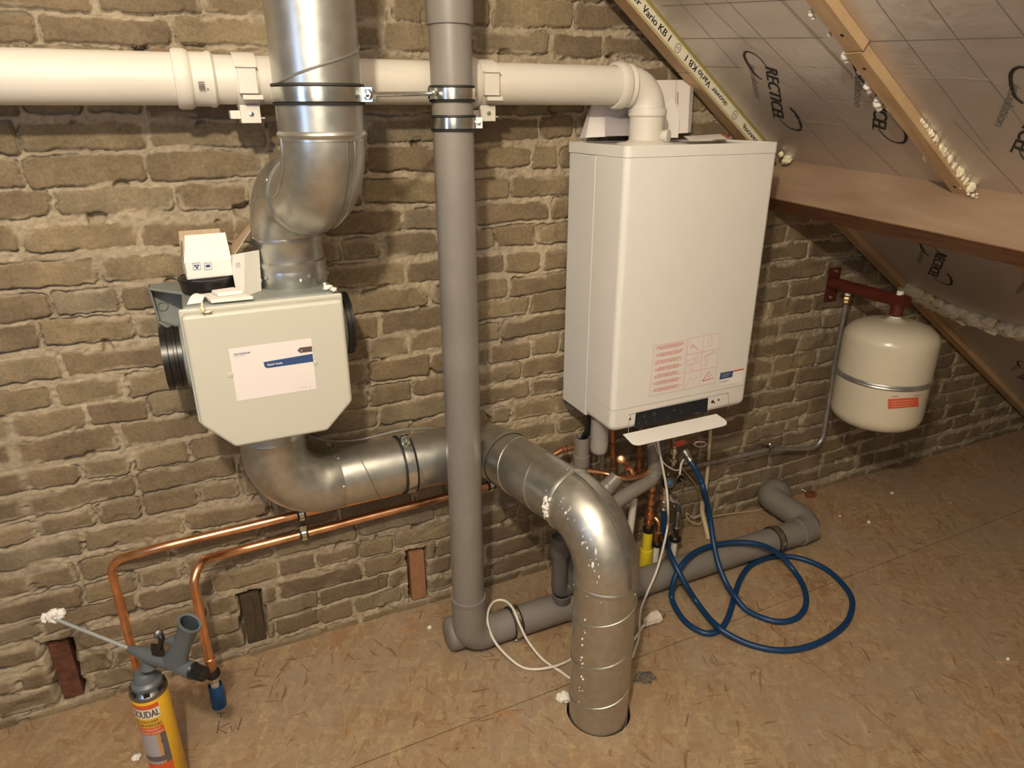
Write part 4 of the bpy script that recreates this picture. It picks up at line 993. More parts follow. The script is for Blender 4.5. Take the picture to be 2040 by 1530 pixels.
def pclip(px, label):
    x = fx(px); t = thing('flue_clip', label, 'pipe clip', (x, -fd, zf), 'white plastic clips on the flue')
    mb = MB(); w_ = .042
    mb.lathe((x, -fd, zf), (1, 0, 0), [(fr_+.001, -w_/2), (fr_+.004, -w_/2), (fr_+.0045, 0), (fr_+.004, w_/2), (fr_+.001, w_/2)], 48); mb.build('band', 'white_pp', t)
    mb = MB(); y0 = -fd-fr_-.004; mb.obox((x-w_*.42, y0-.005, zf-.026), (w_*.84, 0, 0), (0, 0, .048), (0, .012, 0)); mb.obox((x-w_*.46, y0-.009, zf+.020), (w_*.92, 0, 0), (0, 0, .004), (0, .016, 0)); mb.obox((x-w_*.3, y0-.007, zf-.037), (w_*.9, 0, 0), (0, 0, .009), (0, .014, 0)); mb.build('latch', 'white_pp', t, bevel=.0015)
    mb = MB(); mb.obox((x-w_*.45, -fd-.028, zf-fr_-.034), (w_*.9, 0, 0), (0, 0, .034), (0, .055, 0)); mb.obox((x-w_*.9, -fd-.02, zf-fr_-.026), (w_*.55, 0, 0), (0, 0, .016), (0, .04, 0)); mb.obox((x+w_*.4, -fd-.024, zf-fr_-.026), (w_*.25, 0, 0), (0, 0, .003), (0, .02, 0)); mb.obox((x-.012, -fd+.02, zf-fr_-.03), (.024, 0, 0), (0, 0, .028), (0, fd-.024, 0)); mb.build('foot', 'white_pp', t, bevel=.0015)
    mb = MB(); mb.lathe((x+.001, -fd-.0285, zf-fr_-.017), (0, -1, 0), [(.0001, .003), (.005, .002), (.006, 0)], 6); mb.build('screw', 'zinc', t)
pclip(488, 'white plastic flue clip between the barcoded coupling and the spiral duct'); pclip(962, 'white plastic clip holding the flue pipe just right of the grey drain pipe')

# ================================================================== BOILER
bx0, bx1, by0, by1, bz0, bz1 = .936, 1.400, -.03, -.300, .630, 1.338
bo = thing('boiler', 'large white wall hung boiler with a red warning label and open control flap', 'boiler', ((bx0+bx1)/2, 0, bz0))
seam = .697
mb = MB(); mb.box((bx0, by0, bz0), (bx1, -.165, bz1)); mb.build('casing', 'boiler_side', bo, bevel=.004)
def rrect_plan(x0, x1, y0, y1, r, n=7):
    P = [(x0, y0)]
    for k in range(n+1): a = math.pi/2*k/n; P.append((x0+r-r*math.cos(a), y1+r-r*math.sin(a)))
    for k in range(n+1): a = math.pi/2*k/n; P.append((x1-r+r*math.sin(a), y1+r-r*math.cos(a)))
    P.append((x1, y0)); return P
pl = rrect_plan(bx0, bx1, -.1665, by1, .016)
mb = MB(); mb.prism([(x, y, seam+.001) for x, y in pl], (0, 0, bz1-seam-.001)); mb.build('front_panel', 'boiler', bo, angle=30)
# lower front with rounded bottom edge
mb = MB(); prof = [(0, seam-.0005)]; rb2 = .022
rings = [(0.0, seam-.0005), (0.0, bz0+rb2)] + [(rb2*(1-math.cos(a)), bz0+rb2-rb2*math.sin(a)) for a in np.linspace(.15, math.pi/2, 7)]
V = []; base_n = len(pl)
for ins, z in rings:
    q = rrect_plan(bx0+ins, bx1-ins, -.1665, by1+ins, .016); V += [(x, y, z) for x, y in q]
Fc = [(i*base_n+j, i*base_n+j+1, (i+1)*base_n+j+1, (i+1)*base_n+j) for i in range(len(rings)-1) for j in range(base_n-1)]
Fc += [tuple(range(base_n))[::-1], tuple((len(rings)-1)*base_n+j for j in range(base_n))]
mb.add(V, Fc); lowf = mb.build('lower_front', 'boiler_low', bo, angle=30)
# lid
mb = MB(); pl2 = rrect_plan(bx0-.001, bx1+.001, by0, by1-.001, .017); rimt = .006; zl = bz1+.0008; hl = .026
pin = rrect_plan(bx0+rimt, bx1-rimt, by0-rimt, by1+rimt, .012); nL = len(pl2)
V = [(x, y, zl) for x, y in pl2]+[(x, y, zl+hl) for x, y in pl2]+[(x, y, zl+hl) for x, y in pin]+[(x, y, zl+.021) for x, y in pin]
Fc = []
for r_ in range(3):
    for j in range(nL): j2 = (j+1) % nL; Fc.append((r_*nL+j, r_*nL+j2, (r_+1)*nL+j2, (r_+1)*nL+j))
Fc += [tuple(3*nL+j for j in range(nL)), tuple(range(nL))[::-1]]
mb.add(V, Fc); lidz = zl+.021; mb.build('lid', 'boiler', bo, angle=30)
mb = MB(); mb.lathe((fxe, -fd-.012, lidz), (0, 0, 1), [(.075, 0), (.07, .004), (.05, .006), (.0445, .010)], 40); mb.build('flue_gasket', 'white_pp', bo)
mb = MB(); c = Fl(1170, 279, bz1+.027); mb.box(c+[-.015, -.008, -.004], c+[.022, .008, .006]); mb.build('corner_latch', 'redink', bo, bevel=.001)
# front prints
def bpx(x, y, o=0.0): return W(1100+x/4.08, 600+y/4.08, .300+o)
BF = np.array([0, -1., 0]); lo4 = [bpx(820, 355), bpx(1090, 303), bpx(1055, 720), bpx(785, 780)]
mb = MB()
def bil(q, u, v): return lerp(lerp(q[0], q[1], u), lerp(q[3], q[2], u), v)
full4 = [bpx(820, 355), bpx(1365, 255), bpx(1325, 665), bpx(785, 780)]
mb.prism([p+BF*.0002 for p in full4], BF*.0003, 0)
ribbon(mb, [bil(full4, *q)+BF*.0006 for q in ((.01, .015), (.49, .015), (.49, .985), (.01, .985), (.01, .015))], .0005, BF, 1)
q4 = random.Random(4)
for blk in range(7):
    v0 = .05+blk*.135
    for ln in range(4):
        v = v0+ln*.019; u0 = .05+q4.uniform(0, .06)*(ln in (0, 3)); u1 = .46-q4.uniform(0, .09)
        u = u0
        while u < u1:
            w_ = min(q4.uniform(.015, .05), u1-u); ribbon(mb, [bil(full4, u, v)+BF*.0006, bil(full4, u+w_, v)+BF*.0006], .0010, BF, 1); u += w_+.008
for q in (((.51, .0), (.99, .0), (.99, .99), (.51, .99), (.51, 0)), ((.51, .31), (.99, .31)), ((.51, .66), (.99, .66)), ((.745, 0), (.745, .99))):
    ribbon(mb, [bil(full4, *p)+BF*.0006 for p in q], .0005, BF, 1)
def sketch(pts, u0, v0, du, dv, w=.0006): ribbon(mb, [bil(full4, u0+du*a, v0+dv*b)+BF*.0007 for a, b in pts], w, BF, 1)
sketch([(.1, .2), (.2, .7), (.3, .5), (.7, .8), (.9, .95)], .52, .02, .2, .26); sketch([(.3, .4), (.45, .4), (.45, .6), (.3, .6), (.3, .4)], .52, .02, .2, .26)
sketch([(.3, .2), (.6, .2), (.6, .8), (.3, .8), (.3, .2)], .76, .02, .2, .26); sketch([(.45, 0), (.45, .2)], .76, .02, .2, .26)
sketch([(.05, .3), (.9, .2), (.9, .5), (.05, .6), (.05, .3)], .52, .34, .2, .3); sketch([(.3, .6), (.3, .95), (.5, .95), (.5, .6)], .52, .34, .2, .3); sketch([(.6, .25), (.7, .5)], .52, .34, .2, .3)
sketch([(.1, .3), (.9, .1)], .76, .34, .2, .3); sketch([(.25, .4), (.2, .9), (.4, .9), (.35, .4)], .76, .34, .2, .3); sketch([(.1, .2), (.9, .0), (.95, .12)], .76, .34, .2, .3)
sketch([(.1, .9), (.4, .3), (.6, .6), (.9, .4)], .52, .68, .2, .28)
tr = [bil(full4, *p)+BF*.0008 for p in ((.79, .9), (.96, .88), (.875, .74), (.79, .9))]; ribbon(mb, tr, .0011, BF, 2)
ribbon(mb, [bil(full4, .875, .80)+BF*.0008, bil(full4, .876, .85)+BF*.0008], .0010, BF, 2); ribbon(mb, [bil(full4, .876, .865)+BF*.0008, bil(full4, .876, .875)+BF*.0008], .0010, BF, 2)
lb = mb.build('warning_label', ['pinkpaper', 'redprint', 'redink'], bo, angle=60); lb['label'] = 'pale label with red text blocks and diagrams'
mb = MB()
mb.prism([p+BF*.0003 for p in (bpx(1368, 578), bpx(1552, 545), bpx(1545, 650), bpx(1360, 690))], BF*.0002, 3)
mb.prism([p+BF*.0006 for p in (bpx(1368, 582), bpx(1470, 564), bpx(1462, 616), bpx(1358, 638))], BF*.0002, 0)
mb.prism([p+BF*.0006 for p in (bpx(1471, 563), bpx(1556, 545), bpx(1555, 556), bpx(1470, 574))], BF*.0002, 1)
for v in (0, 1, 2): 
    a, b = bpx(1376, 596+v*12, .0009), bpx(1450-v*8, 582+v*12, .0009); ribbon(mb, [a, b], .0008, BF, 2)
for v in (0, 1): ribbon(mb, [bpx(1362, 655+v*12, .0009), bpx(1440-v*20, 640+v*12, .0009)], .0005, BF, 0 if v == 0 else 4)
s_ = mb.build('blue_sticker', ['navy', 'redink', 'greyprint', 'paper', 'greyprint'], bo, angle=60); s_['label'] = 'small blue and white sticker with a red stripe'
# control recess, display, keyhole
mb = MB(); op = [bpx(618, 1078), bpx(622, 985), bpx(640, 935), bpx(690, 905), bpx(1375, 755), bpx(1420, 755), bpx(1436, 790), bpx(1428, 880)]
ribbon(mb, [p+BF*.0002 for p in cr(op, 4)], .0009, BF, 0, .0003); subpart(mb, 'recess_edge', 'greyprint', lowf)
mb = MB(); mb.prism([bpx(680, 908), bpx(1266, 785), bpx(1256, 905), bpx(665, 1037)], BF*.0015, 0)
for x, y, s in ((750, 935, 10), (830, 915, 22), (990, 885, 14), (940, 945, 7), (760, 985, 7), (840, 965, 5), (705, 990, 6), (1050, 900, 8)):
    c_ = bpx(x, y, .0016); ribbon(mb, [c_+np.array([math.cos(a), 0, math.sin(a)])*s*.0001*2.0 for a in np.linspace(0, 2*math.pi, 10)], .0003, BF, 1)
text(mb, 'Menu', bpx(1160, 915, .0016), nz(bpx(1266, 785)-bpx(680, 908)), zv, BF, .018, .0028, 0, 1)
subpart(mb, 'display', ['display', 'greyprint'], lowf, angle=60)
for x, y, r_ in ((633, 958, .0033), (1303, 817, .0048), (1352, 803, .0032), (1318, 826, .0022)):
    mb = MB(); mb.lathe(bpx(x, y), BF, [(.0001, .0008), (r_, .0008), (r_, 0)], 18); subpart(mb, 'screw_hole', 'blackmat', lowf)
# hinged flap
f0, f1, f2, f3 = bpx(565, 1090, .002), bpx(1345, 905, .002), W(1100+1388/4.08, 600+1010/4.08, .345), W(1100+625/4.08, 600+1195/4.08, .345)
f0, f1 = f0+[0, 0, 0], f1
zm = (f0[2]+f1[2])/2; f0[2] = f1[2] = zm; zm2 = (f2[2]+f3[2])/2; f2[2] = f3[2] = zm2
mb = MB(); ax_ = nz(f1-f0); dn = nz(f3-f0-ax_*((f3-f0)@ax_)); LW = np.linalg.norm(f1-f0); LD = abs((f3-f0)@dn); ext = .012
o0 = f0; pts = [(0.004, 0), (LW-.004, 0), (LW+.004, LD*.35), (LW+.009, LD*.62), (LW+.008, LD*.78), (LW+.003, LD*.92), (LW-.008, LD*.99), (LW-.02, LD), (.036, LD), (.026, LD*.98), (.018, LD*.91), (.012, LD*.78)]
mb.prism([o0+ax_*a+dn*b for a, b in pts], nz(np.cross(ax_, dn))*.003); mb.build('control_flap', 'boiler', bo, bevel=.001)
mb = MB(); mb.lathe(o0+ax_*(LW-.03)+dn*LD*.45+nz(np.cross(dn, ax_))*.0, nz(np.cross(dn, ax_)) if np.cross(dn, ax_)[1] < 0 else nz(np.cross(ax_, dn)), [(.0001, .004), (.003, .0035), (.0035, .002)], 14); mb.build('flap_stud', 'boiler_low', bo)
mb = MB(); mb.box((bx1-.002, -.20, .70), (bx1+.012, -.165, .765)); mb.build('side_latch', 'display', bo, bevel=.003)
mb = MB(); mb.prism([(bx0+.012, by0-.002, bz0+.0), (bx0+.012, -.13, bz0-.0), (bx0+.012, -.05, bz0-.028), (bx0+.012, -.035, bz0-.028)], (.004, 0, 0)); mb.build('bottom_bracket', 'pvc_dark', bo)
# condensate trap cup
mb = MB(); c = W(1195, 850, .19); zt_ = bz0-.002; zbm = W(1190, 905, .19)[2]
mb.lathe((c[0], -.19, 0), (0, 0, 1), [(.026, zt_), (.026, zbm+.03), (.0255, zbm+.018), (.022, zbm+.008), (.012, zbm+.001), (.0001, zbm)], 32); mb.build('condensate_cup', 'clear', bo)

# leaflet with a red stripe lying in the lid
mb = MB(); hz_ = lidz+.003
def lz(x, y, h=0.0): return Fl(1200+x/2.4286, y/2.4286, hz_+h)
q = [np.array([W(px_, 270, d_)[0], -d_, hz_+h_]) for px_, d_, h_ in ((1362, .10, .012), (1440, .08, .016), (1456, .235, .009), (1375, .25, .008))]
mb.prism(q, (0, 0, .0006), 0); mb.prism([p+np.array([0, 0, .0007]) for p in (lerp(q[1], q[0], .08), q[1], q[2], lerp(q[2], q[3], .08))], (0, 0, .0002), 1)
for v in np.linspace(.12, .6, 6): ribbon(mb, [bil(q, .25, v)+[0, 0, .0008], bil(q, .6, v)+[0, 0, .0008]], .0006, zv, 2)
tag(mb.build('safety_sheet', ['paper', 'redink', 'greyprint'], angle=60), 'white printed sheet with a red stripe lying on top of the boiler', 'paper')
# bag of manuals leaning against the wall behind the flue
bag = thing('manual_packet', 'packet of manuals in clear film leaning on the wall behind the flue bend', 'booklet', W(1280, 265, .05))
def z3(x, y, d): return W(700+x/2.55, y/2.55, d)
mb = MB(); mb.prism([z3(1180, 700, .085), z3(1222, 540, .055), z3(1330, 410, .035), z3(1725, 405, .03), z3(1712, 675, .085)], (0, .008, 0)); mb.build('booklet', 'pinkpaper', bag, angle=60)
mb = MB(); mb.prism([z3(1290, 690, .092), z3(1290, 590, .078), z3(1350, 600, .08), z3(1420, 570, .078), z3(1425, 690, .094)], (0, .001, 0)); mb.build('cover_picture', 'greyprint', bag)
mb = MB(); mb.prism([z3(1580, 700, .096), z3(1600, 520, .072), z3(1640, 500, .07), z3(1665, 600, .085), z3(1660, 700, .096)], (0, .001, 0)); mb.build('cover_shape', 'paper', bag)
mb = MB(); text(mb, 'Memory', z3(1648, 470, .058), nz(z3(1652, 540, .068)-z3(1652, 470, .058)), xv, nv, .030, .007, 0, 0, bold=.0002, eps=.003)
ribbon(mb, [z3(1650, 400, .05), z3(1643, 560, .075)], .0004, nv, 0, .001); mb.build('cover_text', 'darkprint', bag)
mb = MB(); mb.prism([z3(1158, 702, .095), z3(1205, 560, .065), z3(1215, 545, .062), z3(1185, 702, .095)], (0, -.002, 0)); mb.build('clear_film', 'clear', bag); mb = MB(); mb.prism([z3(1722, 405, .034), z3(1738, 410, .034), z3(1722, 672, .09), z3(1708, 672, .09)], (0, -.002, 0)); mb.build('clear_film', 'clear', bag)

# ================================================================== EXPANSION VESSEL
vb = W(1655, 563, .0); vd = .27; vx = vb[0]; vz = vb[2]
br = thing('vessel_bracket', 'red painted steel wall bracket carrying the expansion vessel', 'bracket', (vx, 0, vz))
mb = MB(); mb.box((vx-.026, -.004, vz-.065), (vx+.030, -.010, vz+.055)); mb.build('wall_plate', 'red_paint', br, bevel=.001)
mb = MB(); mb.tube([(vx, -.008, vz), (vx, -vd-.03, vz)], .021, 32); mb.tube([(vx, -vd, vz), (vx, -vd, vz-.048)], .020, 28); mb.build('arm', 'red_paint', br)
for sx, s_z in ((.005, .042), (.0, -.052)):
    mb = MB(); mb.lathe((vx+sx, -.010, vz+s_z), (0, -1, 0), [(.0001, .006), (.006, .005), (.007, 0)], 6); mb.build('screw', 'zinc', br)
mb = MB(); mb.lathe((vx, -vd-.0, vz+.018), (0, 0, 1), [(.011, 0), (.011, .010), (.009, .013), (.0001, .013)], 16); o = mb.build('vent_cap', 'cable', br)
mb = MB(); mb.tube([(vx+.004, -.075, vz-.015), (vx+.004, -.075, vz-.03)], .010, 16); mb.build('connection_stub', 'cable', br)
VR = .143; vt = vz-.052; vbm = W(1750, 857, vd+.02)[2]+.032
ve = thing('expansion_vessel', 'cream enamelled expansion vessel hanging from the red bracket under the roof slope', 'expansion vessel', (vx, -vd, vbm))
hmid = (vt-.035+vbm)/2+.005
prof = []
for a in np.linspace(0, math.pi/2, 12): prof.append((VR*math.sin(a)**.8 if a > 0 else .0001, (vt-.012)-.062*(1-math.cos(a))))
prof2 = [(.018, vt-.004)]+[(max(p[0], .018), p[1]) for p in prof if p[0] > .018]+[(VR, hmid)]
mb = MB(); mb.lathe((vx, -vd, 0), (0, 0, 1), prof2, 64); mb.build('upper_shell', 'vessel', ve, angle=50)
lowp = [(VR, hmid)]+[(VR-.045*(1-math.cos(a)), vbm+.048-.045*math.sin(a)+0) for a in np.linspace(0, math.pi/2*.95, 8)]+[(.06, vbm+.001), (.0001, vbm)]
mb = MB(); mb.lathe((vx, -vd, 0), (0, 0, 1), lowp, 64); mb.build('lower_shell', 'vessel', ve, angle=50)
mb = MB(); mb.lathe((vx, -vd, hmid), (0, 0, 1), [(VR-.001, -.009), (VR+.003, -.0085), (VR+.006, -.004), (VR+.004, 0), (VR+.006, .004), (VR+.003, .0085), (VR-.001, .009)], 64); mb.build('clamping_ring', 'steel', ve)
mb = MB(); mb.tube([(vx, -vd, vt), (vx, -vd, vt-.010)], .017, 20); mb.build('neck', 'cable', ve)
mb = MB()
def vsurf(px, py, e=.0006):
    q = ray(px, py); o = CAM-np.array([vx, -vd, 0]); a = q[0]**2+q[1]**2; b = 2*(o[0]*q[0]+o[1]*q[1]); c = o[0]**2+o[1]**2-(VR+e)**2
    t_ = (-b-math.sqrt(max(b*b-4*a*c, 0)))/(2*a); return CAM+q*t_
def vpatch(x0, x1, ya, yb_, e, m, sk=0): 
    n = 12; V = []
    for i in range(n+1):
        x = x0+(x1-x0)*i/n; V += [vsurf(x, ya(x), e), vsurf(x, yb_(x), e)]
    mb.add(V, [(2*i, 2*i+1, 2*i+3, 2*i+2) for i in range(n)], m)
top_ = lambda x: 795-(x-1770)*.06; bot_ = lambda x: 815-(x-1770)*.08
vpatch(1769, 1830, top_, bot_, .0006, 0)
for k in range(3): vpatch(1777, 1822-k*4, lambda x, k=k: top_(x)+5+k*5, lambda x, k=k: top_(x)+6+k*5, .0009, 1)
vpatch(1776, 1790, lambda x: 790-(x-1770)*.06, lambda x: 791.5-(x-1770)*.06, .0006, 0); vpatch(1820, 1836, lambda x: 787, lambda x: 788.3, .0006, 0)
lb = mb.build('vessel_label', ['redink', 'redprint'], ve, angle=60); lb['label'] = 'red label on the lower shell'

# steel pipe with brass union down the wall
sp = thing('steel_pipe', 'thin steel pipe dropping from the red bracket and running left behind the boiler pipes', 'pipe', W(1640, 890, .04))
P = fillet([(vx+.004, -.075, vz-.05), W(1664, 720, .055), W(1636, 893, .045), W(1534, 895, .045), W(1350, 936, .045)], [0, .3, .05, .2, 0], 12)
mb = MB(); mb.tube(P, .0085, 20); mb.build('tube', 'steel', sp)
mb = MB(); mb.lathe((vx+.004, -.075, vz-.058), (0, 0, 1), [(.0088, -.004), (.012, 0), (.0125, .008), (.011, .010), (.0145, .013), (.0145, .022), (.011, .026)], 6); mb.build('brass_union', 'brass', sp)
clamp(W(1533, 894, .045), W(1600, 880, .045)-W(1534, 895, .045), .0088, (0, .1, 1), 'small clip on the steel pipe right of the boiler', .013, None, name='pipe_clip', bs=.8, stud=(0, .04, 0))

# ================================================================== COPPER PIPES
def copper(name, pts, rad, label, sleeve=False):
    t = thing(name, label, 'copper pipe', pts[0], None)
    mb = MB(); mb.tube(fillet(pts, rad, 12), .0108, 24); mb.build('tube', 'copper', t); return t
fb = Fl(437, 1405); db = -fb[1]
print('sleeve depth', db)
xw = .045
bot = np.array([fb[0], fb[1], 0.])
topz = W(402, 1128, db)
cb = copper('copper_pipe', [bot+[0, 0, .115], np.array([bot[0], bot[1], W(403, 1122, db)[2]+.005]), W(445, 1104, xw), W(605, 1063, xw), W(896, 988, xw), W(1040, 950, xw)], [0, .055, .3, 0, 0, 0], 'lower of two long copper pipes, ending in a blue sleeve in the floor')
mb = MB(); z_ = .115
mb.lathe(bot, (0, 0, 1), [(.0108, z_+.045), (.0135, z_+.043), (.0135, z_+.036), (.0122, z_+.034), (.0122, z_+.004), (.0108, z_)], 24); mb.build('copper_coupling', 'copper', cb)
mb = MB(); mb.lathe(bot, (0, 0, 1), [(.012, z_+.002), (.017, z_), (.0185, z_-.006), (.0185, z_-.012), (.016, z_-.016), (.012, z_-.018)], 24, 1); mb.lathe(bot, (0, 0, 1), [(.013, z_-.016), (.0145, z_-.018), (.0145, z_-.024), (.0125, z_-.026), (.0125, z_-.032)], 24, 0); mb.build('press_fitting', ['zinc', 'rubber'], cb)
mb = MB(); mb.tube([bot+[0, 0, -.03], bot+[0, 0, z_-.028]], .0105, 20); mb.build('white_pipe_end', 'cable', cb)
mb = MB(); P = [bot+[0, 0, -.03], bot+[.001, 0, .068]]; mb.lathe(bot, (0, 0, 1), [(.0175, -.02), (.0175, .068), (.0165, .072), (.0145, .070), (.0145, .0)], 28); mb.build('blue_sleeve', 'blue', cb)
fb2 = Fl(283, 1368); d2 = -fb2[1]; zb_ = W(247, 1120, d2)[2]
copper('copper_pipe', [np.array([fb2[0], fb2[1], -.02]), np.array([fb2[0], fb2[1], zb_+.01]), W(300, 1095, xw), W(600, 1023, xw), W(896, 955, xw), W(1040, 922, xw)], [0, .055, .3, 0, 0, 0], 'upper of two copper pipes on the wall, dropping behind the foam gun')
def saddle(px, py, label):
    c = W(px, py, xw); t = thing('pipe_clip', label, 'pipe clip', c, 'steel clips on the copper pipes')
    a = nz(W(px+50, py-12.5, xw)-W(px-50, py+12.5, xw)); dn_ = np.cross(a, [0, -1., 0]); dn_ = dn_ if dn_[2] > 0 else -dn_
    mb = MB(); mb.lathe(c, a, [(.0108, -.011), (.0138, -.011), (.0138, -.007), (.012, -.006), (.012, .006), (.0138, .007), (.0138, .011), (.0108, .011)], 24); mb.build('rubber_lining', 'rubber', t)
    mb = MB(); mb.lathe(c, a, [(.0121, -.0065), (.0146, -.006), (.0146, .006), (.0121, .0065)], 24)
    mb.obox(c+dn_*.014-a*.0085+[0, -.008, 0], a*.017, dn_*.012, (0, .014, 0)); mb.obox(c-dn_*.019-a*.006+[0, -.006, 0], a*.012, dn_*.006, (0, .010, 0)); mb.tube([c+[0, .012, 0], c+[0, .045, 0]], .004, 10); mb.build('steel_band', 'zinc', t, angle=30)
    mb = MB(); mb.lathe(c+dn_*.020+np.array([0, -.008, 0]), (0, -1, 0), [(.0001, .004), (.005, .003), (.0055, 0)], 12); mb.build('screw', 'zinc', t)
saddle(600, 1023, 'steel clip on the upper copper pipe below the duct elbow'); saddle(605, 1062, 'steel clip on the lower copper pipe below the duct elbow'); saddle(978, 966, 'steel clip on the lower copper pipe between drain pipe and duct bend')

# ================================================================== PIPEWORK UNDER THE BOILER
def pipe(name, pts, r, m, label, cat, rad=.02, extra=None, seg=20, smooth=False):
    t = thing(name, label, cat, pts[-1])
    mb = MB(); mb.tube(cr(pts, 6) if smooth else fillet(pts, rad, 8), r, seg); mb.build('tube', m, t); return t
def rings(t, a, b, r, ks, m='copper', name='press_ring', w=.004, e=.003):
    a, b = np.asarray(a), np.asarray(b); ax = nz(b-a)
    for k in ks:
        mb = MB(); mb.lathe(lerp(a, b, k), ax, [(r, -w), (r+e, -w*.6), (r+e, w*.6), (r, w)], 20); mb.build(name, m, t)
# funnel for the condensate with two black hoses
fn = thing('drain_funnel', 'grey plastic funnel pipe with black hoses in it below the left end of the boiler', 'pipe', W(1160, 950, .11))
c = W(1160, 870, .11); zt0 = c[2]; zj = W(1160, 905, .11)[2]; zb1 = W(1158, 990, .11)[2]
mb = MB(); mb.lathe((c[0], -.11, 0), (0, 0, 1), [(.018, zt0-.05), (.020, zt0), (.023, zt0), (.023, zj+.002), (.0255, zj), (.0255, zj-.035), (.022, zj-.038), (.022, zb1)], 32); mb.build('socket', 'pvc', fn)
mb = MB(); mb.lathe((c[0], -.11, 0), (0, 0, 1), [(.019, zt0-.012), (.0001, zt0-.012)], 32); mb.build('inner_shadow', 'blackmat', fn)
for dx in (-.004, .008):
    mb = MB(); mb.tube(cr([W(1178, 838, .12)+[dx, 0, .05], W(1172, 852, .12)+[dx, 0, 0], W(1164, 870, .11)+[dx, 0, 0], W(1162, 885, .11)+[dx*.5, 0, -.01]], 6), .0062, 12); mb.build('black_hose', 'black', fn)
# grey waste bend and cut branch
wb = thing('waste_bend', 'grey waste pipe bending down below the boiler with a cut open branch', 'pipe', W(1230, 1000, .2))
mb = MB(); P = fillet([W(1302, 880, .16), W(1306, 950, .19), W(1200, 1015, .21), W(1160, 1050, .21)], [0, .04, .1, 0], 12); mb.tube(P, .0225, 28); mb.build('bend', 'pvc', wb)
mb = MB(); a, b = W(1182, 1000, .2), W(1229, 950, .2); mb.tube([a, b], .0225, 28, caps=False); mb.lathe(lerp(a, b, .35), b-a, [(.0225, -.002), (.0245, 0), (.0245, .03), (.0225, .032)], 28); mb.lathe(b-nz(b-a)*.002, b-a, [(.0225, 0), (.0195, 0), (.0195, -.04), (.0001, -.04)], 28); mb.build('branch', 'pvc', wb)
mb = MB(); pp = W(1300, 925, .18); mb.lathe(lerp(P[2], P[3], .5), P[3]-P[2], [(.0225, -.002), (.0255, 0), (.0255, .012), (.0225, .014)], 28); mb.build('socket', 'pvc', wb)
t = pipe('copper_pipe', [W(1100, 908, .09), W(1118, 897, .09), W(1160, 886, .09), W(1200, 880, .07)], .0085, 'copper_dull_shaded', 'short copper pipe with ribbed fitting left of the grey funnel', 'copper pipe'); rings(t, W(1118, 897, .09), W(1150, 889, .09), .0085, (.1, .35, .6, .85), 'copper_dull_shaded')
pipe('copper_pipe', [W(1168, 937, .15), W(1205, 943, .17), W(1235, 952, .2), W(1265, 950, .2), W(1290, 938, .18), W(1296, 900, .14)], .0078, 'copper', 'bright curved copper pipe crossing behind the cut grey branch', 'copper pipe', smooth=True)
t = pipe('copper_valve', [W(1236, 915, .17), W(1250, 925, .17), W(1262, 948, .19)], .010, 'copper_dull_shaded', 'copper valve body angled below the boiler flap', 'valve', smooth=True); rings(t, W(1238, 916, .17), W(1262, 946, .19), .010, (.05, .5, .9), 'copper')
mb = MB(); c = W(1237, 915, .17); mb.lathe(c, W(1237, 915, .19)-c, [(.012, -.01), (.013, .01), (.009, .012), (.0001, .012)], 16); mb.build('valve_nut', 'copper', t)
for x0, y0, x1, y1, d, r_, m_, lb in ((1218, 860, 1222, 940, .11, .0085, 'copper_dull_shaded', 'shaded copper riser directly below the left part of the boiler'), (1275, 868, 1272, 940, .09, .011, 'copper_dull_shaded', 'shaded copper riser behind the copper valve under the boiler'),
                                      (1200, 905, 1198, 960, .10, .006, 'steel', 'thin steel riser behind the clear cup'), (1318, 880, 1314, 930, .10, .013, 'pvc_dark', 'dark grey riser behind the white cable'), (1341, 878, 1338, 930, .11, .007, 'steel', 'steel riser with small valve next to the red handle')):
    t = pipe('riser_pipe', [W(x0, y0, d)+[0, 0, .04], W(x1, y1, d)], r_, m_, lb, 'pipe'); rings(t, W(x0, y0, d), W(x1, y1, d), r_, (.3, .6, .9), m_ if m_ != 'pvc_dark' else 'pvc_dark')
# big copper riser into the yellow gas sleeve
c0, c1, c2_, c3_ = W(1297, 960, .14), W(1292, 1045, .14), W(1288, 1058, .14), Fl(1284, 1118)
g = thing('gas_pipe', 'copper gas riser with press fittings standing in a yellow sleeve', 'pipe', (c1[0], -.14, 0))
gx_, gy_ = c1[0]+.0, -.14
zA, zB = c0[2], c1[2]; mb = MB(); mb.tube([(gx_, gy_, zA+.10), (gx_, gy_, zB-.02)], .0095, 20); mb.build('tube', 'copper_dull_shaded', g)
mb = MB(); H_ = zA-zB
for k, (r1, w_) in enumerate(((.013, .012), (.0125, .006), (.0145, .010), (.014, .005), (.0165, .012), (.017, .005))):
    z_ = zA-.012-H_*(k+.3)/6.2; mb = MB(); mb.lathe((gx_, gy_, z_), (0, 0, 1), [(.0095, -w_), (r1, -w_*.8), (r1, w_*.8), (.0095, w_)], 22); mb.build('press_ring', 'copper', g)
mb = MB(); mb.lathe((gx_, gy_, zB-.018), (0, 0, 1), [(.010, -.01), (.018, -.008), (.018, .006), (.010, .008)], 22); mb.build('seal_ring', 'black', g)
mb = MB(); mb.lathe((gx_, gy_, 0), (0, 0, 1), [(.0165, zB-.026), (.0165, .085), (.0165, .08), (.0205, .078), (.0215, .07), (.0215, -.02)], 28); mb.build('yellow_sleeve', 'yellow', g)
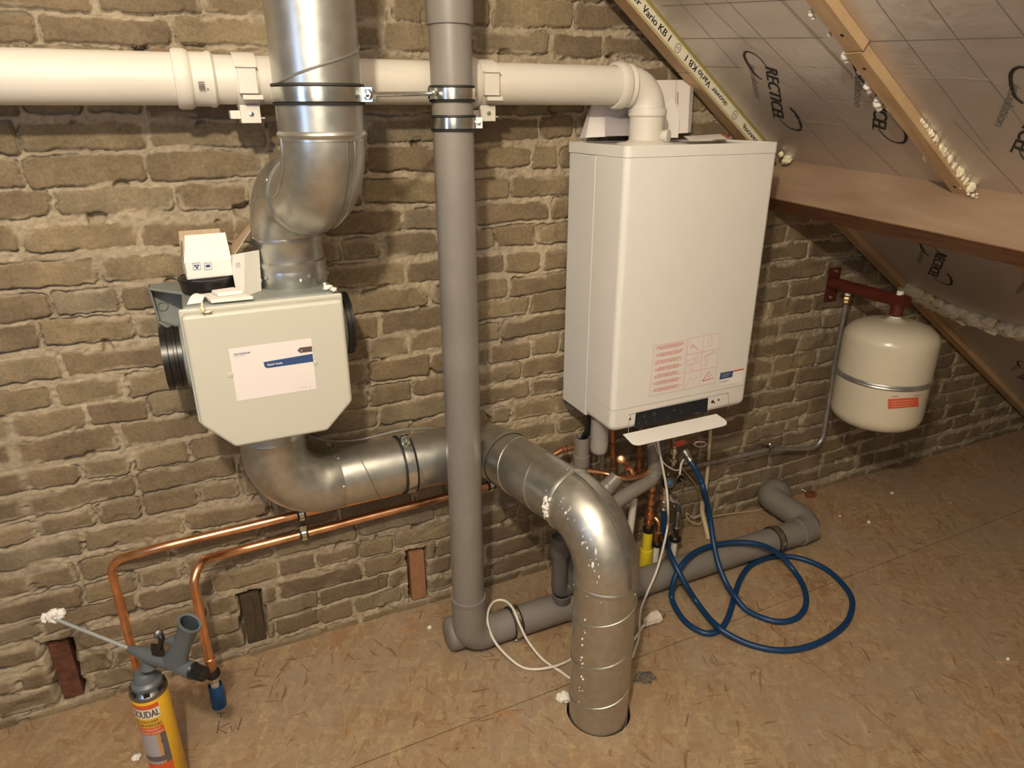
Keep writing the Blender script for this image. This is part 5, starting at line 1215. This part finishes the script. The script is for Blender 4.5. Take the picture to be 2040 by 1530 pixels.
def ended(name, px, zt_px, label, r_=.0085, m_='copper', d=.15, sleeve='cable'):
    top_ = W(px, zt_px, d); x_, y_, z_ = top_; t = thing(name, label, 'pipe', (x_, y_, 0))
    zb_ = .10; mb = MB(); mb.tube(fillet([(x_-.012, y_+.03, z_), (x_, y_, z_), (x_, y_, zb_)], [0, .02, 0], 8), r_, 18); mb.build('tube', m_, t)
    mb = MB(); mb.lathe((x_, y_, 0), (0, 0, 1), [(r_, zb_+.045), (r_+.004, zb_+.043), (r_+.004, zb_+.034), (r_+.002, zb_+.03), (r_+.002, zb_+.008), (r_, zb_)], 20); mb.build('coupling', m_, t)
    mb = MB(); mb.lathe((x_, y_, zb_), (0, 0, 1), [(r_, .003), (r_+.008, .001), (r_+.009, -.008), (r_+.006, -.012), (r_, -.013)], 20); mb.build('seal_ring', 'black', t)
    mb = MB(); mb.lathe((x_, y_, 0), (0, 0, 1), [(.0001, zb_-.012), (.0105, zb_-.012), (.0105, -.02)], 20); mb.build('sleeve', sleeve, t); return t
ended('water_pipe', 1313, 1035, 'small copper pipe stub between the yellow sleeve and the blue hose end')
ended('water_pipe', 1351, 1010, 'shiny steel elbow pipe running into a white sleeve right of the white cable', .0115, 'zinc')
pipe('chrome_elbow', [W(1332, 985, .14), W(1338, 996, .15), W(1349, 1000, .155), W(1352, 1020, .15)], .0115, 'zinc', 'shiny chrome elbow below the black knob valve', 'pipe', smooth=True)
t = pipe('white_pipe', [W(1264, 985, .15), W(1250, 1102, .13)], .0115, 'cable', 'white plastic pipe with red tag just right of the vertical duct bend', 'pipe'); mb = MB(); c = W(1258, 1088, .14); mb.box(c-[.006, .012, .02], c+[.008, .0, .02]); mb.build('red_tag', 'redink', t)
mb = MB(); a = W(1264, 985, .15); mb.lathe(a, (0, 0, 1), [(.0118, -.008), (.014, -.006), (.014, .012), (.0001, .014)], 18); mb.build('end_cap', 'black', t)
pipe('steel_elbow', [W(1228, 1000, .12), W(1236, 1012, .12), W(1240, 1040, .12)], .009, 'zinc', 'small shiny elbow peeking out right of the large duct bend', 'pipe', smooth=True)
# knob valve above the filling hose
vv = thing('knob_valve', 'black knob valve with a blue disc in the middle of the pipework', 'valve', W(1333, 962, .17))
kc = W(1333, 962, .19); kd = nz(CAM-kc+np.array([.5, 0, 0])); mb = MB(); mb.lathe(kc, kd, [(.0001, -.03), (.020, -.028), (.0225, -.012), (.022, -.002), (.018, .004), (.0001, .004)], 12); mb.build('knob', 'black', vv)
mb = MB(); mb.lathe(kc+kd*.0045, kd, [(.0075, 0), (.0075, .001), (.0001, .0012)], 20); mb.build('blue_disc', 'blue', vv)
mb = MB(); a, b = W(1326, 940, .14), W(1323, 1000, .15); mb.tube([a, b], .012, 20); mb.lathe(lerp(a, b, .8), b-a, [(.012, -.01), (.018, -.008), (.018, .008), (.012, .01)], 8); mb.tube([kc-kd*.028, lerp(a, b, .4)], .009, 14); mb.build('valve_body', 'zinc', vv)
rh = thing('ball_valve', 'steel ball valve with a short red handle below the right part of the boiler flap', 'valve', W(1350, 892, .12))
mb = MB(); mb.obox(W(1346, 892, .15), W(1366, 886, .15)-W(1346, 892, .15), (0, 0, .014), (0, .012, 0)); mb.build('red_handle', 'redink', rh, bevel=.002)
mb = MB(); a, b = W(1343, 880, .12), W(1341, 925, .13); mb.tube([a, b], .0095, 16); mb.lathe(lerp(a, b, .4), b-a, [(.0095, -.012), (.014, -.01), (.014, .01), (.0095, .012)], 8); mb.lathe(lerp(a, b, .8), b-a, [(.0095, -.006), (.013, -.005), (.013, .005), (.0095, .006)], 8); mb.build('valve_body', 'zinc', rh)
mb = MB(); P = [W(1395+12*math.cos(a), 885+5*math.sin(a), .10) for a in np.linspace(0, 2*math.pi, 16)]; mb.tube(P, .0022, 8); tag(mb.build('wire_loop', 'cable'), 'small loop of white wire left of the cream conduit', 'wire')
mb = MB(); P = [W(1385+8*math.cos(a), 880+5*math.sin(a), .06) for a in np.linspace(0, 2*math.pi, 16)]; mb.tube(P, .004, 8); tag(mb.build('metal_eye', 'copper_dull_shaded'), 'dark metal eye on the wall behind the small wire loop', 'fitting')
# hole in the brickwork
mb = MB(); c = W(1354, 953, .012); mb.lathe(c, (0, -1, 0), [(.017, -.02), (.019, .004), (.015, .005), (.012, -.01)], 20, 0); mb.lathe(c, (0, -1, 0), [(.0145, .002), (.0001, .001)], 20, 1); mb.tube([c+[.004, -.002, -.002], c+[.010, -.02, -.008]], .005, 12, m=0)
tag(mb.build('pipe_stub', ['zinc', 'hole']), 'capped pipe stub in a dark hole in the wall right of the knob valve', 'pipe')
# cream conduit
cd_ = thing('conduit', 'cream plastic conduit standing against the wall right of the pipework', 'conduit', W(1402, 1000, .03))
mb = MB(); mb.tube([W(1415, 855, .03), W(1411, 920, .03), W(1405, 985, .03)], .0065, 14); mb.build('upper_tube', 'conduit', cd_)
mb = MB(); mb.tube(cr([W(1400, 1000, .04), W(1399, 1020, .04), W(1405, 1045, .06), W(1412, 1075, .09)], 6), .0085, 14); mb.build('lower_tube', 'conduit', cd_)
mb = MB(); mb.tube(cr([W(1355, 925, .08), W(1365, 940, .06), W(1385, 965, .03), W(1398, 1000, .02), W(1395, 1025, .03), W(1380, 1030, .03), W(1368, 1022, .03), W(1372, 1036, .04), W(1392, 1044, .04), W(1408, 1032, .03), W(1450, 1024, .02), W(1500, 1018, .02), W(1540, 1008, .03)], 6), .0017, 6)
tag(mb.build('bell_wire', 'conduit'), 'thin yellowish wire trailing from the pipework along the wall foot', 'wire')
pk = thing('orange_plug', 'small orange plug on a white wire at the wall foot behind the drain bend', 'plug', Fl(1612, 988))
mb = MB(); c = Fl(1612, 988); mb.obox(c+[-.02, -.012, .001], (.036, -.01, 0), (.006, .022, 0), (0, 0, .018)); mb.build('plug_body', mat('orange_plug_m', (.55, .17, .06), .5).name if False else 'copper_dull_shaded', pk, bevel=.002)
mb = MB(); mb.tube(cr([Fl(1612, 986, .012), Fl(1600, 976, .02), Fl(1580, 971, .02), Fl(1560, 972, .004), Fl(1545, 978, .004)], 6), .0022, 8); mb.build('wire', 'cable', pk)

# ================================================================== BLUE HOSE
z3b = lambda x, y, h: Fl(1200+x/2.4286, 940+y/2.4286, h)
hr = .0088; hf = .0095
HP = [W(1374, 916, .17), W(1384, 932, .19), W(1396, 956, .205), z3b(492, 90, .315), z3b(517, 200, .215), z3b(536, 330, .135), z3b(560, 440, .085), z3b(600, 540, .042), z3b(640, 600, .029), z3b(700, 670, hf), z3b(800, 715, hf), z3b(880, 725, hf), z3b(950, 700, hf), z3b(985, 640, hf),
      z3b(975, 560, hf), z3b(925, 475, .018), z3b(850, 395, .065), z3b(760, 352, .108), z3b(650, 342, .112), z3b(540, 355, .112), z3b(450, 390, .115), z3b(385, 450, .115), z3b(345, 530, .075), z3b(336, 610, .02), z3b(380, 700, hf), z3b(440, 755, hf),
      z3b(510, 782, hf), z3b(570, 762, hf), z3b(610, 700, hf), z3b(640, 600, hf), z3b(668, 520, hf), z3b(715, 455, hf), z3b(790, 420, hf), z3b(880, 408, .01), z3b(980, 425, hf), z3b(1080, 470, hf), z3b(1160, 540, hf), z3b(1208, 620, hf),
      z3b(1195, 705, hf), z3b(1140, 770, hf), z3b(1040, 830, hf), z3b(930, 860, hf), z3b(820, 860, hf), z3b(700, 830, .012), z3b(600, 780, .024), z3b(555, 745, .029), z3b(510, 700, .02), z3b(450, 620, .03), z3b(400, 540, .085), z3b(352, 450, .126), z3b(325, 390, .135), W(1328, 1082, .16), W(1323, 1050, .15), W(1322, 1010, .15)]
ho = thing('hose', 'blue rubber filling hose coiled on the floor in front of the boiler pipes', 'hose', z3b(640, 600, 0))
mb = MB(); mb.tube(cr(HP, 9), hr, 18); mb.build('hose_tube', 'blue_hose', ho)
mb = MB(); a, b = HP[0], HP[0]-(HP[1]-HP[0])*1.2; mb.lathe(a, b-a, [(.010, -.005), (.0105, .006), (.008, .008), (.011, .012), (.011, .020), (.014, .022), (.014, .034), (.0001, .034)], 18); mb.build('hose_fitting', 'zinc', ho)
mb = MB(); a = HP[-1]; mb.lathe(a, (0, 0, 1), [(.0092, -.012), (.0115, -.01), (.0115, -.004), (.010, -.002), (.0115, 0), (.0115, .006), (.0165, .010), (.0165, .026), (.010, .028)], 18); mb.build('hose_clip', 'zinc', ho)

# ================================================================== WHITE CABLE
z8 = lambda x, y, h: Fl(850+x/2.25, 820+y/2.25, h)
cf = .0045
CP = [W(1309, 872, .22), W(1312, 890, .225), W(1320, 930, .23), W(1328, 975, .24), W(1331, 1020, .255), z3b(316, 260, .20), z3b(296, 360, .155), z3b(262, 480, .115), z3b(215, 590, .05), z3b(188, 660, cf+.002), z3b(180, 720, cf), z3b(178, 790, cf), z3b(160, 850, cf), z3b(125, 910, cf),
      Fl(1215, 1345, cf)+[0, .06, 0], Fl(1180, 1345, cf)+[0, .02, 0], z8(655, 1195, cf), z8(600, 1165, cf), z8(520, 1110, .008), z8(455, 1030, .045), z8(415, 950, .088), z8(388, 885, .115), z8(350, 848, .118), z8(305, 850, .118), z8(277, 890, .115), z8(274, 950, .095), z8(305, 1030, .055), z8(375, 1108, .018), z8(450, 1152, cf),
      z8(560, 1145, cf+.008), z8(655, 1105, cf), Fl(1180, 1295, cf)+[0, .03, 0], Fl(1225, 1290, cf)+[0, .03, 0], z3b(135, 818, cf), z3b(165, 795, .012), z3b(192, 752, cf), z3b(212, 738, .009)]
ca = thing('power_cable', 'white power cable hanging from the boiler, looping over the floor drain, plug loose', 'cable', z3b(180, 720, 0))
mb = MB(); mb.tube(cr(CP, 8), .0037, 12); mb.build('cable_cord', 'cable', ca)
pl_a, pl_b = z3b(205, 742, .010), z3b(258, 712, .012); ax_ = nz(pl_b-pl_a); sd_ = nz(np.cross(ax_, [0, 0, 1.]))
mb = MB(); mb.prism([pl_a+sd_*.007, pl_a+sd_*-.007, pl_b+sd_*-.017, pl_b+sd_*.017], (0, 0, .018)); mb.lathe(pl_b+[0, 0, .006], ax_, [(.0001, -.002), (.019, -.002), (.0195, .004), (.019, .010), (.0001, .010)], 28); pg = mb.build('plug_body', 'cable', ca, bevel=.001)
for s_ in (-.009, .009):
    mb = MB(); mb.tube([pl_b+ax_*.009+sd_*s_+[0, 0, .008], pl_b+ax_*.030+sd_*s_+[0, 0, .008]], .0024, 10); mb.build('plug_pin', 'zinc', ca)
mb = MB(); mb.tube(cr([W(1303, 880, .20), W(1312, 905, .19), W(1325, 925, .19), W(1343, 936, .19), W(1355, 936, .18)], 6), .0022, 8); mb.tube(cr([W(1362, 915, .17), W(1357, 925, .18), W(1354, 945, .18)], 6), .0035, 10)
tag(mb.build('sensor_wire', 'cable'), 'thin white sensor wire sagging from the boiler to the filling valve', 'wire')
mb = MB(); fcx = W(1362, 912, .12); mb.lathe(fcx, nz(HP[0]-fcx), [(.0001, -.01), (.016, -.008), (.022, 0), (.020, .018), (.012, .026), (.010, .05)], 24)
tag(mb.build('filling_valve', 'clear'), 'translucent cap of the filling valve where the blue hose starts', 'valve')

# ================================================================== FOAM CAN AND GUN
tc = T(291, 1352, 1.475); zc_top = tc[2]; cx_, cy_ = tc[0], tc[1]; CR = .0365
can = thing('foam_can', 'yellow and white foam can standing on the floor at the left', 'can', (cx_, cy_, 0))
ang0 = math.atan2(CAM[1]-cy_, CAM[0]-cx_)                       # side facing the room
def cpt(a, z, e=0): return (cx_+(CR+e)*math.cos(a), cy_+(CR+e)*math.sin(a), z)
zs_ = zc_top-.018
mb = MB(); mb.lathe((cx_, cy_, 0), (0, 0, 1), [(.0001, .0), (CR-.003, 0), (CR, .004), (CR, zs_-.016), (CR-.001, zs_-.014)], 64, 0); body = mb.build('can_body', 'can_y', can, angle=50)
mb = MB(); mb.lathe((cx_, cy_, 0), (0, 0, 1), [(CR-.001, zs_-.016), (CR+.001, zs_-.012), (CR+.0012, zs_-.006), (CR-.002, zs_-.003), (CR-.004, zs_), (.024, zs_+.010), (.0225, zs_+.012), (.0001, zs_+.012)], 64); mb.build('can_shoulder', 'tin', can, angle=50)
def cpatch(mb, a0, a1, z0, z1, e, m, n=14, slope=0):
    V = []
    for i in range(n+1):
        a = a0+(a1-a0)*i/n; dz = slope*(i/n); V += [cpt(a, z0+dz, e), cpt(a, z1+dz, e)]
    mb.add(V, [(2*i, 2*i+2, 2*i+3, 2*i+1) for i in range(n)], m)
def ctext(mb, s, a0, a1, z, h, e, m, bold=0):
    V, F_ = text_geo(s)
    for off in ([0] if not bold else (-bold, 0, bold)): mb.add([cpt(a0+(a1-a0)*x+off, z+y*h, e) for x, y in V], F_, m)
mb = MB(); aL, aR = ang0-1.35, ang0+.28
zt_ = zs_-.020
cpatch(mb, aL, aR, zt_-.014, zt_-.002, .0002, 1)
cpatch(mb, aL, aR+.0, zt_-.040, zt_-.014, .0002, 0)
ctext(mb, 'SOUDAL', aL+.1, aR-.04, zt_-.036, .019, .0005, 2, .015)
cpatch(mb, aL, aR, zt_-.064, zt_-.042, .0002, 5)
ctext(mb, 'PISTOOLSCHUIM', aL+.1, aR-.22, zt_-.051, .0065, .0005, 2, .006); ctext(mb, 'MOUSSE PU PISTOLABLE', aL+.1, aR-.04, zt_-.062, .007, .0005, 2, .006)
cpatch(mb, aL, aR, zt_-.086, zt_-.065, .0003, 1)
ctext(mb, 'HOOG RENDEMENT', aL+.1, aR-.18, zt_-.0735, .005, .0006, 4); ctext(mb, 'RENDEMENT SUPERIEUR', aL+.1, aR-.06, zt_-.083, .005, .0006, 4)
cpatch(mb, aL, aR-.5, zt_-.185, zt_-.086, .0002, 3); cpatch(mb, aR-.5, aR-.3, zt_-.185, zt_-.086, .0002, 6); cpatch(mb, aR-.3, aR+.02, zt_-.185, zt_-.086, .0002, 7)
cpatch(mb, aL, aR-.2, zt_-.165, zt_-.150, .0004, 7, slope=.0); cpatch(mb, aL, aR, zt_-.215, zt_-.172, .0004, 1)
cpatch(mb, aR-.32, aR-.24, zt_-.115, zt_-.103, .0004, 2); cpatch(mb, aR-.32, aR-.24, zt_-.150, zt_-.140, .0004, 2)
mb.build('can_label', ['can_w', 'can_r', 'darkprint', 'can_g', 'can_w', 'can_y', 'can_t', 'can_d'], can, angle=60)
gn = thing('foam_gun', 'grey foam gun on the can, its long nozzle tipped with dried foam', 'foam gun', (cx_, cy_, zs_+.012))
mb = MB(); mb.lathe((cx_, cy_, zs_+.004), (0, 0, 1), [(.0300, -.004), (.0315, 0), (.031, .010), (.027, .014), (.024, .016), (.022, .030), (.017, .036), (.0001, .037)], 40); adr = mb.build('adapter_ring', 'gun', gn)
for k in range(7):
    a = 2*math.pi*k/7+.2; mb = MB(); mb.obox(np.array([cx_+.0318*math.cos(a), cy_+.0318*math.sin(a), zs_-.006])+np.array([-math.sin(a), math.cos(a), 0])*-.006, np.array([-math.sin(a), math.cos(a), 0])*.012, np.array([math.cos(a), math.sin(a), 0])*.003, (0, 0, .012)); subpart(mb, 'gasket_tab', 'black', adr)
zbr = zs_+.042
pN = T(258, 1292, 1.46); pK = T(385, 1336, 1.40)
bax = nz(pK-pN)
mb = MB(); P = [lerp(pN, pK, t_) for t_ in (0, .06, .3, .5, .62, .8, .92, 1.0)]; mb.tube(P, [.0075, .0095, .0165, .0150, .0135, .0150, .0172, .0175], 28)
mb.lathe(lerp(pN, pK, .28), (0, 0, -1), [(.012, 0), (.015, .018), (.020, .03)], 24); mb.build('barrel_body', 'gun', gn)
mb = MB(); tip = T(104, 1231, 1.52); mb.tube([tip, pN], .0038, 14); mb.build('nozzle_tube', 'tube_grey', gn)
mb = MB()
for i in range(16): q_ = random.Random(i+40); mb.blob(T(98+q_.uniform(-12, 26), 1228+q_.uniform(-9, 9)+0, 1.52), q_.uniform(.006, .011), 2, .45, i)
mb.build('dried_foam', 'foamw', gn)
mb = MB(); mb.lathe(pK, bax, [(.0165, -.004), (.0172, 0), (.0150, .003), (.0150, .009)], 28, 0)
for k in range(14):
    a = 2*math.pi*k/14; x_ = nz(np.cross(bax, [0, 0, 1.])); y_ = np.cross(bax, x_); d = math.cos(a)*x_+math.sin(a)*y_; mb.tube([pK+bax*.008+d*.0135, pK+bax*.030+d*.0125], .0024, 6)
mb.lathe(pK+bax*.008, bax, [(.0145, 0), (.0135, .022), (.011, .024), (.0001, .022)], 28); mb.build('adjusting_knob', 'black', gn)
h0, h1 = T(350, 1318, 1.41), T(377, 1243, 1.36)
hv = nz(h1-h0); wx_ = nz(bax-hv*(bax@hv)); wy_ = np.cross(hv, wx_); HL = np.linalg.norm(h1-h0)
def oval(c, a, b, n=28): return [c+wx_*a*math.cos(2*math.pi*k/n)+wy_*b*math.sin(2*math.pi*k/n) for k in range(n)]
prof_h = [(-.08, .030, .015), (.05, .027, .015), (.3, .0215, .0145), (.6, .0195, .0145), (.85, .0205, .0155), (.96, .0235, .0185), (1.02, .0255, .0205), (1.04, .0245, .0195), (1.03, .0200, .0150), (.7, .0165, .0120)]
V = []; 
for t_, a, b in prof_h: V += oval(h0+hv*HL*t_, a, b)
mb = MB(); n = 28; K = len(prof_h); mb.add(V, [(i*n+k, i*n+(k+1) % n, (i+1)*n+(k+1) % n, (i+1)*n+k) for i in range(K-2) for k in range(n)], 0); mb.add(V[(K-2)*n:], [(k, (k+1) % n, n+(k+1) % n, n+k) for k in range(n)]+[tuple(range(n, 2*n))], 1)
hn = T(330, 1278, 1.40); mb.tube([lerp(h0, h1, .55), lerp(lerp(h0, h1, .62), hn, .6), hn], [.012, .010, .004], 16, m=0)
mb.build('handle', ['gun', 'gun_inner'], gn)
mb = MB(); mb.tube(cr([T(318, 1264, 1.40), T(322, 1275, 1.40), T(318, 1290, 1.41), T(316, 1310, 1.43)], 5), [.0065]*6+[.0055]*10, 14); mb.lathe(T(316, 1263, 1.40), nz(CAM-T(316, 1263, 1.4)), [(.0001, .006), (.008, .005), (.009, 0), (.008, -.005), (.0001, -.006)], 18); mb.obox(T(303, 1306, 1.415), T(328, 1308, 1.41)-T(303, 1306, 1.415), (0, 0, .016), (0, .02, 0)); mb.build('trigger', 'black', gn, bevel=.001)
mb = MB(); mb.tube([T(349, 1308, 1.388), T(353, 1296, 1.384)], .0015, 6); mb.build('embossed_mark', 'gun', gn)

# ================================================================== BLOCKS IN THE WALL NICHES
for (tl, tr, bl, br_), m_, lb in zip(NICHE, ('redbrick', 'oakblock', 'orangebrick'), ('rough red brick on end in the niche at the far left', 'dark brown wooden block set in the middle niche', 'smooth orange brick on end in the niche beside the grey drain pipe')):
    P = [W(*q, .0) for q in (tl, tr, bl, br_)]; x0 = (P[0][0]+P[2][0])/2+.003; x1 = (P[1][0]+P[3][0])/2-.003; z1 = (P[0][2]+P[1][2])/2-.004; z0 = (P[2][2]+P[3][2])/2+.002
    yf = .004 if m_ != 'orangebrick' else -.004
    mb = MB(); mb.box((x0, .052, z0), (x1, yf, z1)); tag(mb.build('niche_block', m_, bevel=.002), lb, 'block')
# foam crumbs on the floor
for (x, y, r_, lb) in ((1127, 1388, .017, 'foam lump against the foot of the standing duct'), (856, 1250, .006, 'white foam crumb on the floor left of the drain elbow'), (272, 1508, .0095, 'foam crumb on the floor left of the foam can'),
                       (1777, 982, .006, 'pale crumb on the floor near the wall at the right'), (1731, 1040, .006, 'pale crumb on the seam of the floorboards'), (1673, 1028, .004, 'tiny crumb beside the board seam near the drain bend'), (2008, 1313, .005, 'tiny pale crumb at the right edge of the floor'), (1893, 1002, .003, 'smallest pale crumb near the far floor seam')):
    mb = MB(); c = Fl(x, y, r_*.6); mb.blob(c, r_, 3, .4, int(x), (1.1, .9, .75)); 
    if r_ > .015: mb.blob(c+[-.012, .004, -.002], r_*.7, 3, .4, 9)
    tag(mb.build('foam_crumb', 'foamw'), lb, 'crumb', 'foam crumbs on the floor')
mb = MB(); q = random.Random(77)
for i in range(90):
    x, y = (q.uniform(300, 2000), q.uniform(1000, 1500)); c = Fl(x, y, .0008)
    if c[1] > -.05 or np.hypot(c[0]-DUCT[0], c[1]-DUCT[1]) < .1: continue
    a = q.uniform(0, math.pi); l = q.uniform(.003, .010); mb.obox(c, (l*math.cos(a), l*math.sin(a), 0), (-.0012*math.sin(a), .0012*math.cos(a), 0), (0, 0, .0008))
o = mb.build('wood_splinter', 'oakblock'); o['kind'] = 'stuff'; o['label'] = 'dark wood splinters scattered over the floorboards'; o['category'] = 'splinters'
mb = MB(); mb.blob(Fl(1285, 1349, .0015), .018, 3, .6, 3, (1.1, 1.3, .08)); mb.blob(Fl(1268, 1356, .0012), .008, 2, .6, 5, (1.1, 1.1, .1)); 
M['fluff'] = mat('dust_fluff', (.13, .11, .09), .95, vary=.4, vscale=120)
mb2 = mb; mb2.build('dust_tuft', 'fluff').update_tag(); o = bpy.data.objects['dust_tuft']; tag(o, 'flat tuft of grey dust on the floor right of the standing duct', 'dust')
